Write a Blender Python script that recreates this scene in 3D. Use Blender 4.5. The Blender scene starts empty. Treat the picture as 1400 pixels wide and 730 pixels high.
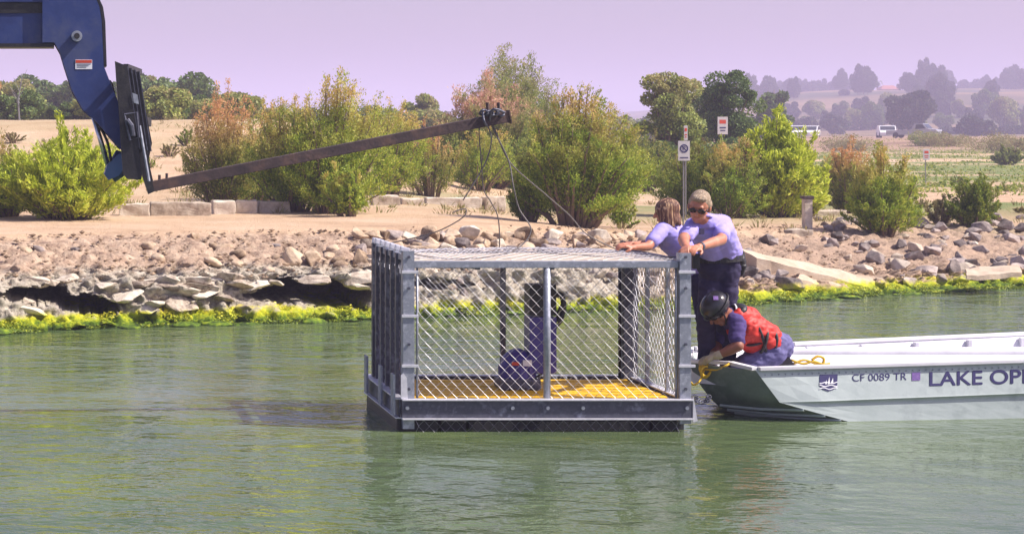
import bpy, bmesh, math, random
import numpy as np
from mathutils import Vector, Matrix, noise
random.seed(7)
SC = bpy.context.scene
COL = SC.collection
R = math.radians
# ------------------------------------------------------------------ camera, sky, sun
F, CX, CY, CH = 2720.0, 60.0, 180.0, 2.41
cam = bpy.data.cameras.new('camera'); camo = bpy.data.objects.new('camera', cam); COL.objects.link(camo)
camo.location = (0, 0, CH); camo.rotation_euler = (R(90), 0, 0)
cam.sensor_width = 36; cam.lens = F * 36 / 1400
cam.shift_x = (700 - CX) / 1400; cam.shift_y = -(365 - CY) / 1400
cam.clip_start = 0.1; cam.clip_end = 12000
SC.camera = camo
SUNV = Vector((1.2, -0.36, 1.36)).normalized()
SUN_EL = math.asin(SUNV.z); SUN_AZ = math.atan2(SUNV.x, SUNV.y)
w = bpy.data.worlds.new('World'); SC.world = w; w.use_nodes = True
wn = w.node_tree; bg = wn.nodes['Background']
sky = wn.nodes.new('ShaderNodeTexSky'); sky.sky_type = 'NISHITA'; sky.sun_disc = False
sky.sun_elevation = SUN_EL; sky.sun_rotation = SUN_AZ; sky.dust_density = 3; sky.air_density = 1.2
mx = wn.nodes.new('ShaderNodeMix'); mx.data_type = 'RGBA'; mx.blend_type = 'MULTIPLY'; mx.inputs[0].default_value = 1
mx.inputs[7].default_value = (1.02, 0.90, 1.16, 1)
wn.links.new(sky.outputs[0], mx.inputs[6]); wn.links.new(mx.outputs[2], bg.inputs[0]); bg.inputs[1].default_value = 0.086
sl = bpy.data.lights.new('sun', 'SUN'); sl.energy = 5.0; sl.angle = R(0.5); sl.color = (1, .93, .84)
so = bpy.data.objects.new('sun', sl); COL.objects.link(so); so.rotation_euler = SUNV.to_track_quat('Z', 'Y').to_euler()
so.location = (20, -10, 40)
vs = SC.view_settings; vs.view_transform = 'Standard'; vs.look = 'None'; vs.exposure = 0.64; vs.gamma = 1
SC.render.resolution_x = 1024; SC.render.resolution_y = 533
try:
    SC.cycles.volume_bounces = 1; SC.cycles.max_bounces = 6; SC.cycles.transparent_max_bounces = 8
except Exception: pass

def W(px, py, Y):
    return Vector(((px - CX) / F * Y, Y, CH - (py - CY) / F * Y))
# ------------------------------------------------------------------ materials
def newmat(name):
    m = bpy.data.materials.new(name); m.use_nodes = True
    return m, m.node_tree.nodes, m.node_tree.links, m.node_tree.nodes['Principled BSDF']
def ramp(N, pts):
    r = N.new('ShaderNodeValToRGB'); e = r.color_ramp.elements
    e[0].position, e[0].color = pts[0][0], (*pts[0][1], 1); e[1].position, e[1].color = pts[-1][0], (*pts[-1][1], 1)
    for p, c in pts[1:-1]:
        k = e.new(p); k.color = (*c, 1)
    return r
def mat(name, c1, c2=None, scale=8, rough=.6, metal=0, bump=.2, bscale=None, detail=6, stretch=(1, 1, 1), dist=.01, c3=None, spec=.5, coat=0):
    m, N, L, b = newmat(name)
    c2 = c2 or tuple(x * .75 for x in c1)
    tc = N.new('ShaderNodeTexCoord'); mp = N.new('ShaderNodeMapping'); mp.inputs[3].default_value = stretch
    L.new(tc.outputs['Object'], mp.inputs[0])
    n = N.new('ShaderNodeTexNoise'); n.inputs['Scale'].default_value = scale; n.inputs['Detail'].default_value = detail; n.inputs['Roughness'].default_value = .65
    L.new(mp.outputs[0], n.inputs['Vector'])
    r = ramp(N, [(.3, c1), (.55, tuple((a + b2) / 2 for a, b2 in zip(c1, c2))), (.7, c2)] if c3 is None else [(.3, c1), (.52, c2), (.68, c3)])
    L.new(n.outputs[0], r.inputs[0]); L.new(r.outputs[0], b.inputs['Base Color'])
    b.inputs['Roughness'].default_value = rough; b.inputs['Metallic'].default_value = metal
    b.inputs['Specular IOR Level'].default_value = spec
    if coat: b.inputs['Coat Weight'].default_value = coat
    n2 = N.new('ShaderNodeTexNoise'); n2.inputs['Scale'].default_value = bscale or scale * 4; n2.inputs['Detail'].default_value = 5
    L.new(mp.outputs[0], n2.inputs['Vector'])
    bp = N.new('ShaderNodeBump'); bp.inputs['Strength'].default_value = bump; bp.inputs['Distance'].default_value = dist
    L.new(n2.outputs[0], bp.inputs['Height']); L.new(bp.outputs[0], b.inputs['Normal'])
    return m
def math_node(N, L, op, a, bb):
    m = N.new('ShaderNodeMath'); m.operation = op
    for i, v in enumerate((a, bb)):
        if isinstance(v, (int, float)): m.inputs[i].default_value = v
        else: L.new(v, m.inputs[i])
    return m.outputs[0]
def maprange(N, L, v, a, b, c=0, d=1):
    m = N.new('ShaderNodeMapRange'); m.interpolation_type = 'SMOOTHSTEP'; L.new(v, m.inputs[0])
    for i, x in enumerate((a, b, c, d)): m.inputs[i + 1].default_value = x
    return m.outputs[0]
def mixc(N, L, f, a, b):
    m = N.new('ShaderNodeMix'); m.data_type = 'RGBA'
    if isinstance(f, (int, float)): m.inputs[0].default_value = f
    else: L.new(f, m.inputs[0])
    for i, v in ((6, a), (7, b)):
        if isinstance(v, tuple): m.inputs[i].default_value = (*v, 1)
        else: L.new(v, m.inputs[i])
    return m.outputs[2]
def nz(N, L, vec, scale, detail=5, rough=.6):
    n = N.new('ShaderNodeTexNoise'); n.inputs['Scale'].default_value = scale; n.inputs['Detail'].default_value = detail
    n.inputs['Roughness'].default_value = rough; L.new(vec, n.inputs['Vector']); return n.outputs[0]
ALG = [(.28, (.015, .03, .006)), (.38, (.10, .17, .010)), (.50, (.42, .46, .015)), (.70, (.76, .64, .03))]
def algae_over(N, L, pos, z, base, lo=.12, hi=.20):
    """bright algae below the splash line, ragged with noise"""
    n = nz(N, L, pos, 3.2, 6, .7)
    zz = math_node(N, L, 'ADD', z, math_node(N, L, 'MULTIPLY', math_node(N, L, 'SUBTRACT', n, .5), .34))
    f = maprange(N, L, zz, lo, hi, 1, 0)
    # greener/darker at waterline, yellower above
    r = ramp(N, ALG); k = math_node(N, L, 'ADD', math_node(N, L, 'MULTIPLY', z, 1.5), math_node(N, L, 'MULTIPLY', nz(N, L, pos, 9, 6, .7), .62))
    L.new(k, r.inputs[0])
    return mixc(N, L, f, base, r.outputs[0])
def ground_mat():
    m, N, L, b = newmat('bank_and_field')
    g = N.new('ShaderNodeNewGeometry'); sp = N.new('ShaderNodeSeparateXYZ'); L.new(g.outputs['Position'], sp.inputs[0])
    P = g.outputs['Position']; x, y, z = sp.outputs
    n1 = nz(N, L, P, .7, 6); n2 = nz(N, L, P, 6, 8, .7); n3 = nz(N, L, P, 28, 5, .7)
    sand = ramp(N, [(.32, (.42, .27, .16)), (.48, (.56, .39, .245)), (.66, (.64, .48, .33))]); L.new(math_node(N, L, 'ADD', math_node(N, L, 'MULTIPLY', n1, .7), math_node(N, L, 'MULTIPLY', n2, .3)), sand.inputs[0])
    dirt = ramp(N, [(.3, (.13, .085, .06)), (.44, (.36, .25, .175)), (.56, (.49, .36, .255)), (.7, (.60, .47, .34))]); L.new(n2, dirt.inputs[0])
    crust = ramp(N, [(.3, (.12, .10, .08)), (.43, (.33, .28, .22)), (.55, (.50, .45, .36)), (.7, (.64, .58, .47))])
    L.new(math_node(N, L, 'ADD', math_node(N, L, 'MULTIPLY', n2, .6), math_node(N, L, 'MULTIPLY', n3, .4)), crust.inputs[0])
    zj = math_node(N, L, 'ADD', z, math_node(N, L, 'MULTIPLY', math_node(N, L, 'SUBTRACT', n1, .5), .22))
    c = mixc(N, L, maprange(N, L, zj, .56, .68), crust.outputs[0], dirt.outputs[0])
    # far side slope on the right is dirt throughout
    c = mixc(N, L, maprange(N, L, x, 7.5, 10), c, mixc(N, L, maprange(N, L, n2, .45, .6), dirt.outputs[0], (.44, .31, .22)))
    top = math_node(N, L, 'SUBTRACT', zj, math_node(N, L, 'MULTIPLY', maprange(N, L, x, 5, 11), -.28))
    c = mixc(N, L, maprange(N, L, top, .90, 1.0), c, sand.outputs[0])
    # field : dry ground and grass strips farther off
    yy = math_node(N, L, 'ADD', y, math_node(N, L, 'MULTIPLY', n1, 8))
    st = N.new('ShaderNodeMapping'); st.inputs[3].default_value = (.035, .12, 1); L.new(P, st.inputs[0])
    ng = nz(N, L, st.outputs[0], 1, 6, .65)
    grass = ramp(N, [(.35, (.30, .24, .11)), (.5, (.17, .21, .06)), (.65, (.12, .20, .05))]); L.new(nz(N, L, P, 1.4, 6, .7), grass.inputs[0])
    gf = math_node(N, L, 'MULTIPLY', maprange(N, L, yy, 36, 52), math_node(N, L, 'MULTIPLY', maprange(N, L, x, 4, 12, .25, 1), maprange(N, L, ng, .46, .56)))
    c = mixc(N, L, gf, c, grass.outputs[0])
    gf2 = math_node(N, L, 'MULTIPLY', maprange(N, L, yy, 76, 92), math_node(N, L, 'MULTIPLY', maprange(N, L, x, 12, 24), maprange(N, L, ng, .45, .60)))
    c = mixc(N, L, gf2, c, grass.outputs[0])
    red = ramp(N, [(.35, (.22, .14, .09)), (.6, (.42, .28, .18))]); L.new(ng, red.inputs[0])
    c = mixc(N, L, maprange(N, L, yy, 135, 165), c, red.outputs[0])
    hill = ramp(N, [(.40, (.07, .08, .04)), (.5, (.15, .115, .06)), (.62, (.27, .185, .10))]); L.new(nz(N, L, P, .018, 7, .6), hill.inputs[0])
    c = mixc(N, L, maprange(N, L, y, 260, 340), c, hill.outputs[0])
    c = algae_over(N, L, P, z, c)
    wet = maprange(N, L, z, -.02, .05, .25, 1)
    L.new(c, b.inputs['Base Color'])
    b.inputs['Roughness'].default_value = .9; b.inputs['Specular IOR Level'].default_value = .25
    bp = N.new('ShaderNodeBump'); bp.inputs['Strength'].default_value = 1.0; bp.inputs['Distance'].default_value = .06
    L.new(math_node(N, L, 'ADD', n2, math_node(N, L, 'MULTIPLY', n3, .5)), bp.inputs['Height']); L.new(bp.outputs[0], b.inputs['Normal'])
    return m
def rock_mat(name, cols, algae=True, sc=5):
    m, N, L, b = newmat(name)
    g = N.new('ShaderNodeNewGeometry'); sp = N.new('ShaderNodeSeparateXYZ'); L.new(g.outputs['Position'], sp.inputs[0]); P = g.outputs['Position']
    oi = N.new('ShaderNodeObjectInfo')
    n = nz(N, L, P, sc, 8, .72)
    k = math_node(N, L, 'ADD', n, math_node(N, L, 'MULTIPLY', math_node(N, L, 'SUBTRACT', oi.outputs['Random'], .5), .3))
    r = ramp(N, list(zip((.3, .45, .58, .72), cols))); L.new(k, r.inputs[0])
    c = r.outputs[0]
    if algae: c = algae_over(N, L, P, sp.outputs[2], c, .12, .22)
    L.new(c, b.inputs['Base Color']); b.inputs['Roughness'].default_value = .88; b.inputs['Specular IOR Level'].default_value = .3
    bp = N.new('ShaderNodeBump'); bp.inputs['Strength'].default_value = .6; bp.inputs['Distance'].default_value = .02
    L.new(nz(N, L, P, 22, 6, .7), bp.inputs['Height']); L.new(bp.outputs[0], b.inputs['Normal'])
    return m
def leaf_mat(name, cols, tip=None, tipz=(.6, 1), trans=.35, tipn=.5, nsc=.9):
    """cols: 4 leaf colours picked per leaf and by a clump noise; tip: blossom/dry colour towards the top"""
    m, N, L, b = newmat(name)
    g = N.new('ShaderNodeNewGeometry'); tc = N.new('ShaderNodeTexCoord'); sp = N.new('ShaderNodeSeparateXYZ'); L.new(tc.outputs['Generated'], sp.inputs[0])
    n = nz(N, L, tc.outputs['Object'], nsc, 4, .7)
    k = math_node(N, L, 'ADD', math_node(N, L, 'MULTIPLY', g.outputs['Random Per Island'], .42), math_node(N, L, 'MULTIPLY', n, .62))
    r = ramp(N, list(zip((.2, .42, .6, .8), cols))); L.new(k, r.inputs[0]); c = r.outputs[0]
    if tip:
        n2 = nz(N, L, tc.outputs['Object'], 1.7, 4, .7)
        f = math_node(N, L, 'MULTIPLY', maprange(N, L, sp.outputs[2], tipz[0], tipz[1]), maprange(N, L, n2, tipn - .08, tipn + .1))
        f = math_node(N, L, 'MULTIPLY', f, maprange(N, L, g.outputs['Random Per Island'], .1, .5, 1, .55))
        c = mixc(N, L, f, c, tip)
    L.new(c, b.inputs['Base Color']); b.inputs['Roughness'].default_value = .55; b.inputs['Specular IOR Level'].default_value = .3
    t = N.new('ShaderNodeBsdfTranslucent'); L.new(c, t.inputs[0]); ms = N.new('ShaderNodeMixShader'); ms.inputs[0].default_value = trans
    L.new(b.outputs[0], ms.inputs[1]); L.new(t.outputs[0], ms.inputs[2]); L.new(ms.outputs[0], N['Material Output'].inputs[0])
    return m
def water_mat():
    m, N, L, b = newmat('lake_water')
    g = N.new('ShaderNodeNewGeometry'); P = g.outputs['Position']
    mp = N.new('ShaderNodeMapping'); mp.inputs[3].default_value = (1, 1.25, 1); mp.inputs[2].default_value = (0, 0, .2); L.new(P, mp.inputs[0])
    c = ramp(N, [(.35, (.060, .094, .042)), (.65, (.100, .140, .056))]); L.new(nz(N, L, P, .35, 4), c.inputs[0])
    sp = N.new('ShaderNodeSeparateXYZ'); L.new(P, sp.inputs[0])
    L.new(c.outputs[0], b.inputs['Base Color']); b.inputs['Roughness'].default_value = .04; b.inputs['IOR'].default_value = 1.33
    a = nz(N, L, mp.outputs[0], 2.1, 3, .55); d = nz(N, L, mp.outputs[0], 6.5, 3, .6); e = nz(N, L, mp.outputs[0], .5, 2, .5)
    patch = maprange(N, L, nz(N, L, P, .12, 3, .5), .38, .62, .35, 1.5)
    h = math_node(N, L, 'ADD', math_node(N, L, 'MULTIPLY', a, .050), math_node(N, L, 'MULTIPLY', d, .012))
    h = math_node(N, L, 'ADD', math_node(N, L, 'MULTIPLY', h, patch), math_node(N, L, 'MULTIPLY', e, .05))
    bp = N.new('ShaderNodeBump'); bp.inputs['Strength'].default_value = 1; bp.inputs['Distance'].default_value = 1.0
    L.new(h, bp.inputs['Height']); L.new(bp.outputs[0], b.inputs['Normal'])
    return m
M = dict(
 ground=ground_mat(), water=water_mat(),
 rock_warm=rock_mat('warm_boulder', [(.15, .10, .06), (.36, .26, .17), (.50, .38, .26), (.60, .48, .35)]),
 rock_grey=rock_mat('grey_rock', [(.09, .075, .07), (.21, .175, .16), (.34, .28, .25), (.50, .41, .35)]),
 rock_pale=rock_mat('pale_crust_stone', [(.17, .13, .10), (.42, .35, .27), (.56, .49, .39), (.68, .61, .50)], sc=9),
 concrete=rock_mat('weathered_concrete', [(.30, .24, .18), (.46, .38, .29), (.56, .48, .38), (.66, .58, .48)], sc=7),
 slab=rock_mat('sandy_concrete_slab', [(.34, .25, .17), (.46, .35, .25), (.52, .41, .30), (.58, .47, .36)], sc=4),
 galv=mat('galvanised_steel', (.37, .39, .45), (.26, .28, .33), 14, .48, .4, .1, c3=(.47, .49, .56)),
 galv_dark=mat('dark_galvanised_steel', (.12, .125, .165), (.07, .072, .10), 9, .5, .4, .1, c3=(.19, .20, .26)),
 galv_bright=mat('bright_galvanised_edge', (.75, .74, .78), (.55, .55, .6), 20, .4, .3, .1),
 wire=mat('zinc_wire', (.60, .60, .64), (.42, .42, .47), 30, .4, .5, .05),
 wire_dark=mat('shaded_wet_zinc_wire', (.30, .30, .34), (.18, .18, .22), 30, .4, .6, .05),  # darker copy of the wire: painted-in shade of the left side, wet waterline mesh
 black=mat('black_plastic', (.010, .010, .012), (.02, .02, .024), 10, .5, 0, .1),
 blackpaint=mat('black_painted_steel', (.009, .009, .012), (.018, .017, .020), 12, .45, .0, .2, c3=(.035, .032, .03)),
 yellow=mat('yellow_painted_board', (.88, .46, .006), (.92, .54, .010), 5, .6, 0, .2, stretch=(1, 8, 1), c3=(.66, .34, .01)),
 ply=mat('weathered_plywood', (.50, .42, .32), (.58, .49, .38), 4, .8, 0, .2, stretch=(1, 9, 1), c3=(.42, .34, .25)),
 navy_motor=mat('navy_motor_paint', (.05, .035, .22), (.07, .05, .28), 6, .35, 0, .05),
 boom_blue=mat('scuffed_blue_paint', (.012, .024, .11), (.022, .042, .16), 2.6, .42, 0, .25, c3=(.055, .07, .16), detail=10),
 cyl_blue=mat('teal_blue_paint', (.012, .035, .10), (.018, .05, .13), 5, .35, 0, .1),
 chrome=mat('polished_rod', (.6, .6, .62), (.5, .5, .52), 10, .2, .9, .02),
 rust=mat('rusty_steel', (.045, .032, .034), (.075, .050, .050), 7, .7, .2, .4, c3=(.13, .075, .06), detail=9),
 cable=mat('wire_rope_steel', (.10, .09, .09), (.22, .20, .19), 60, .5, .5, .3, stretch=(4, 4, 4)),
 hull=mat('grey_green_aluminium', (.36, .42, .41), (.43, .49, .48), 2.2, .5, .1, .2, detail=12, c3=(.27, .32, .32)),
 hull_bow=mat('shaded_bow_aluminium', (.20, .24, .22), (.13, .165, .15), 3, .5, .15, .12, detail=9, c3=(.26, .30, .27)),  # darker copy of the hull metal, with the bow's shade painted in
 white=mat('white_marine_paint', (.74, .73, .76), (.66, .65, .69), 3, .5, 0, .1, c3=(.56, .55, .58), detail=10),
 navy_print=mat('navy_vinyl', (.022, .02, .10), (.03, .026, .12), 8, .5, 0, .02),
 white_print=mat('white_vinyl', (.8, .8, .84), (.7, .7, .75), 8, .5, 0, .02),
 red_print=mat('red_print', (.5, .05, .02), (.6, .07, .03), 8, .5, 0, .02),
 purple_print=mat('violet_decal', (.12, .06, .25), (.25, .15, .4), 60, .5, 0, .02),
 lav=mat('lavender_polo_cloth', (.36, .31, .74), (.33, .28, .70), 5, .85, 0, .5, bscale=300, c3=(.39, .34, .78), dist=.002),
 navy=mat('navy_trouser_cloth', (.020, .015, .055), (.028, .02, .07), 6, .85, 0, .4, bscale=200, dist=.002),
 navy_tee=mat('navy_tee_cloth', (.045, .028, .13), (.06, .035, .16), 6, .85, 0, .4, bscale=200, dist=.002),
 jeans=mat('faded_navy_cloth', (.085, .08, .20), (.13, .12, .27), 9, .85, 0, .4, bscale=200, dist=.002, c3=(.06, .055, .15)),
 vest=mat('red_orange_nylon', (.60, .030, .018), (.50, .022, .014), 6, .6, 0, .4, bscale=40, dist=.004),
 skin=mat('tanned_skin', (.52, .22, .13), (.44, .17, .10), 9, .5, 0, .15, c3=(.56, .26, .16)),
 skin_dark=mat('brown_skin', (.28, .10, .055), (.22, .08, .045), 9, .5, 0, .15),
 hair_grey=mat('grey_blond_hair', (.58, .42, .24), (.20, .14, .10), 16, .6, 0, .8, stretch=(5, 5, 1), c3=(.78, .64, .44), dist=.01),
 hair_brown=mat('brown_hair_with_blond_streaks', (.06, .02, .012), (.13, .05, .025), 7, .5, 0, .8, stretch=(8, 8, .4), c3=(.75, .48, .24), dist=.01),
 glove=mat('tan_work_glove', (.50, .42, .28), (.30, .24, .15), 14, .9, 0, .5),
 helmet=mat('glossy_black_helmet', (.018, .018, .022), (.03, .03, .035), 6, .18, 0, .02),
 leather=mat('black_leather', (.012, .010, .012), (.03, .028, .03), 20, .5, 0, .3),
 lens=mat('dark_sunglass_lens', (.01, .008, .008), (.02, .015, .01), 6, .1, 0, 0),
 rope=mat('yellow_poly_rope', (.75, .48, .02), (.62, .38, .02), 60, .7, 0, .6),
 bark=mat('grey_brown_bark', (.16, .11, .075), (.26, .19, .13), 9, .9, 0, .6, stretch=(1, 1, .2), dist=.02),
 signw=mat('white_sign_enamel', (.55, .53, .53), (.45, .43, .43), 9, .5, 0, .02),
 signpole=mat('grey_sign_post', (.26, .26, .26), (.2, .2, .2), 12, .5, .4, .1),
 carw=mat('white_car_paint', (.80, .80, .80), (.74, .74, .74), 2, .25, 0, 0), carg=mat('silver_car_paint', (.42, .44, .47), (.38, .4, .43), 2, .25, .4, 0),
 glass=mat('dark_glass', (.03, .04, .05), (.05, .06, .07), 3, .08, 0, 0), tyre=mat('tyre_rubber', (.02, .02, .02), (.03, .03, .03), 20, .8),
 wall_t=mat('terracotta_house_wall', (.62, .36, .24), (.56, .32, .22), 1, .8), wall_w=mat('cream_house_wall', (.78, .72, .64), (.7, .65, .58), 1, .8),
 roof_r=mat('red_roof_tile', (.40, .14, .08), (.34, .12, .07), 2, .8), brush=mat('dry_brush', (.20, .12, .07), (.30, .2, .1), 2, .9),
)
G = lambda *a: tuple(a)
LM = dict(
 willow=leaf_mat('willow_leaves', [(.17, .23, .015), (.38, .46, .03), (.62, .68, .06), (.80, .82, .18)], trans=.45),
 tam=leaf_mat('tamarisk_leaves', [(.08, .15, .02), (.19, .30, .03), (.36, .46, .05), (.60, .60, .11)], (.74, .46, .20), (.25, .9), tipn=.47, trans=.42),
 tam_yel=leaf_mat('yellow_green_tamarisk', [(.10, .17, .02), (.24, .34, .035), (.42, .50, .055), (.66, .62, .12)], (.78, .50, .20), (.3, .9), tipn=.49, trans=.42),
 tam_red=leaf_mat('rusty_tamarisk', [(.09, .15, .03), (.20, .26, .045), (.36, .37, .07), (.60, .46, .15)], (.80, .40, .22), (.3, .8), tipn=.38, trans=.42),
 tam_pink=leaf_mat('pink_flowering_tamarisk', [(.09, .15, .035), (.19, .27, .055), (.32, .39, .08), (.50, .50, .15)], (.78, .42, .36), (.35, .7), tipn=.45, trans=.42),
 tam_dark=leaf_mat('dark_tamarisk', [(.07, .13, .02), (.16, .23, .03), (.29, .35, .045), (.48, .46, .09)], (.38, .26, .11), (.4, 1), trans=.4),
 olive=leaf_mat('olive_tree_leaves', [(.09, .13, .03), (.20, .26, .055), (.33, .39, .09), (.50, .51, .14)], (.44, .34, .15), (.3, 1), nsc=.5),
 dark=leaf_mat('dark_tree_leaves', [(.045, .085, .02), (.09, .15, .035), (.15, .22, .05), (.23, .30, .08)], nsc=.4),
 hazy=leaf_mat('far_tree_leaves', [(.02, .035, .02), (.035, .055, .03), (.055, .08, .04), (.09, .11, .06)], nsc=.2),
 dry=leaf_mat('dry_twigs', [(.20, .15, .06), (.32, .25, .11), (.30, .28, .10), (.22, .28, .07)]),
)
# ------------------------------------------------------------------ builders
class MB:
    def __init__(s): s.v = []; s.f = []
    def add(s, vs, fs):
        k = len(s.v); s.v += [tuple(v) for v in vs]; s.f += [tuple(i + k for i in f) for f in fs]; return s
    def box(s, c, size, rot=None, bev=0):
        c = Vector(c); h = [x / 2 for x in size]; rot = rot or Matrix.Identity(3)
        if bev <= 0:
            vs = [c + rot @ Vector((sx * h[0], sy * h[1], sz * h[2])) for sz in (-1, 1) for sy in (-1, 1) for sx in (-1, 1)]
            return s.add(vs, [(0, 2, 3, 1), (4, 5, 7, 6), (0, 1, 5, 4), (2, 6, 7, 3), (0, 4, 6, 2), (1, 3, 7, 5)])
        b = bmesh.new(); bmesh.ops.create_cube(b, size=1)
        for v in b.verts: v.co = Vector((v.co.x * size[0], v.co.y * size[1], v.co.z * size[2]))
        bmesh.ops.bevel(b, geom=b.edges[:], offset=bev, segments=2, affect='EDGES', profile=.7)
        b.verts.ensure_lookup_table(); b.verts.index_update()
        s.add([c + rot @ v.co for v in b.verts], [[v.index for v in f.verts] for f in b.faces]); b.free(); return s
    def span(s, lo, hi, bev=0):
        lo, hi = Vector(lo), Vector(hi); return s.box((lo + hi) / 2, hi - lo, None, bev)
    def beam(s, a, b, wy, wz, bev=0):
        a, b = Vector(a), Vector(b); d = (b - a); q = d.to_track_quat('X', 'Z').to_matrix(); return s.box((a + b) / 2, (d.length, wy, wz), q, bev)
    def tube(s, pts, r, n=8, caps=True):
        pts = [Vector(p) for p in pts]; rr = r if isinstance(r, (list, tuple)) else [r] * len(pts)
        vs = []; up = None
        for i, p in enumerate(pts):
            d = (pts[min(i + 1, len(pts) - 1)] - pts[max(i - 1, 0)]).normalized()
            if up is None: up = Vector((0, 0, 1)) if abs(d.z) < .9 else Vector((1, 0, 0))
            x = d.cross(up); x = x.normalized() if x.length > 1e-6 else Vector((1, 0, 0)); up = x.cross(d).normalized()
            for k in range(n):
                a = 2 * math.pi * k / n; vs.append(p + (x * math.cos(a) + up * math.sin(a)) * rr[i])
        fs = [(i * n + k, i * n + (k + 1) % n, (i + 1) * n + (k + 1) % n, (i + 1) * n + k) for i in range(len(pts) - 1) for k in range(n)]
        if caps: fs += [tuple(range(n))[::-1], tuple(range((len(pts) - 1) * n, len(pts) * n))]
        return s.add(vs, fs)
    def prism(s, poly, y0, y1):
        """poly: list of (x,z) ; extruded along y"""
        n = len(poly); vs = [(x, y0, z) for x, z in poly] + [(x, y1, z) for x, z in poly]
        return s.add(vs, [tuple(range(n)), tuple(range(2 * n - 1, n - 1, -1))] + [(i, i + n, (i + 1) % n + n, (i + 1) % n) for i in range(n)])
    def ball(s, c, r, rot=None, sub=2):
        b = bmesh.new(); bmesh.ops.create_icosphere(b, subdivisions=sub, radius=1); c = Vector(c)
        r = r if isinstance(r, (tuple, list)) else (r, r, r); rot = rot or Matrix.Identity(3)
        b.verts.index_update()
        s.add([c + rot @ Vector((v.co.x * r[0], v.co.y * r[1], v.co.z * r[2])) for v in b.verts], [[v.index for v in f.verts] for f in b.faces]); b.free(); return s
    def cap(s, a, ra, b, rb):
        a, b = Vector(a), Vector(b); s.ball(a, ra, sub=3); s.ball(b, rb, sub=3)
        if (b - a).length > 1e-4: s.tube([a, b], [ra, rb], 20)
        return s
def link(o, parent=None, loc=None):
    COL.objects.link(o)
    if parent: o.parent = parent
    return o
def tag(o, label=None, cat=None, group=None, kind=None):
    if label: o['label'] = label
    if cat: o['category'] = cat
    if group: o['group'] = group
    if kind: o['kind'] = kind
    return o
def world_loc(p):
    v = Vector((0, 0, 0))
    while p: v += p.location; p = p.parent
    return v
def build(name, mb, m, parent=None, smooth=False, label=None, origin=None, kind=None, recalc=True):
    off = world_loc(parent) if parent else Vector((0, 0, 0))
    org = Vector(origin) if origin is not None else (off if parent else Vector((0, 0, 0)))
    me = bpy.data.meshes.new(name); me.from_pydata([(v[0] - org.x, v[1] - org.y, v[2] - org.z) for v in mb.v], [], mb.f)
    if recalc:
        b = bmesh.new(); b.from_mesh(me); bmesh.ops.recalc_face_normals(b, faces=b.faces); b.to_mesh(me); b.free()
    if smooth: me.polygons.foreach_set('use_smooth', [True] * len(me.polygons))
    me.materials.append(m if not isinstance(m, str) else M[m])
    o = bpy.data.objects.new(name, me); link(o, parent)
    o.location = org - off
    if label: o['label'] = label
    if kind: o['kind'] = kind
    return o
def thing(name, label, cat, loc, group=None):
    o = bpy.data.objects.new(name, None); o.empty_display_size = .1; o.location = loc; COL.objects.link(o); return tag(o, label, cat, group)
def copy_tree(o, parent=None):
    c = o.copy(); COL.objects.link(c); c.parent = parent
    for ch in list(o.children): copy_tree(ch, c)
    return c
def smooth(v, a, b):
    t = np.clip((v - a) / (b - a), 0, 1); return t * t * (3 - 2 * t)
def bez(pts, n=8):
    """Catmull-Rom through points"""
    P = [Vector(p) for p in pts]; P = [P[0] * 2 - P[1]] + P + [P[-1] * 2 - P[-2]]; out = []
    for i in range(1, len(P) - 2):
        for k in range(n):
            t = k / n; a, b, c, d = P[i - 1], P[i], P[i + 1], P[i + 2]
            out.append(.5 * ((2 * b) + (c - a) * t + (2 * a - 5 * b + 4 * c - d) * t * t + (3 * b - 3 * c + d - a) * t ** 3))
    out.append(P[-2]); return out
# ------------------------------------------------------------------ terrain
YWX = [-40, -8, -.5, .8, 3.1, 4.1, 6.5, 8.5, 9.5, 10.7, 12.5, 15.2, 30, 60]
YWY = [22, 23, 23.8, 24.5, 25.2, 25.4, 26.5, 27.0, 27.5, 28.4, 29.5, 30.9, 38, 44]
def Yw(X): return float(np.interp(X, YWX, YWY))
KL = [(-1.2, -.7), (0, 0), (.30, .20), (.45, .50), (1.4, .62), (3.4, 1.0)]
KR = [(-1.2, -.6), (0, 0), (.35, .16), (.9, .25), (2.4, .45), (5.0, .72)]
def knots(X):
    t = float(smooth(X, 6.5, 10.5)); return [((1 - t) * a[0] + t * b[0], (1 - t) * a[1] + t * b[1]) for a, b in zip(KL, KR)]
def farz(X, Y, zt):
    e = 1.75 * float(smooth(Y, 37, 58)) * (1 - float(smooth(X, 6, 14)))
    z = zt + e + .25 * float(smooth(Y, 60, 190)) + .7*float(smooth(Y, 140, 175))*float(smooth(X,60,75))
    z += 12.5 * float(smooth(Y, 330, 820)) * float(smooth(X - .2 * Y, 50, 150)) + 3 * float(smooth(Y, 900, 1500))
    z += 5*float(smooth(Y, 420, 600)) * float(smooth(X - .2 * Y, 40, 110))*(1-float(smooth(Y,700,900)))
    return z
def zt_at(X, Y):
    k = knots(X); d = Y - Yw(X)
    if d >= k[-1][0]: return farz(X, Y, k[-1][1])
    return float(np.interp(d, [a for a, _ in k], [b for _, b in k]))
HOLES = [((-.38, .44), (.12, .36), (.75, .22)), ((2.75, .30), (3.15, .36), (3.6, .33), (4.15, .28)), ((5.0, .42), (5.5, .38))]
HR = [(.07, .10, .13), (.07, .13, .16, .17), (.05, .06)]
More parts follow.
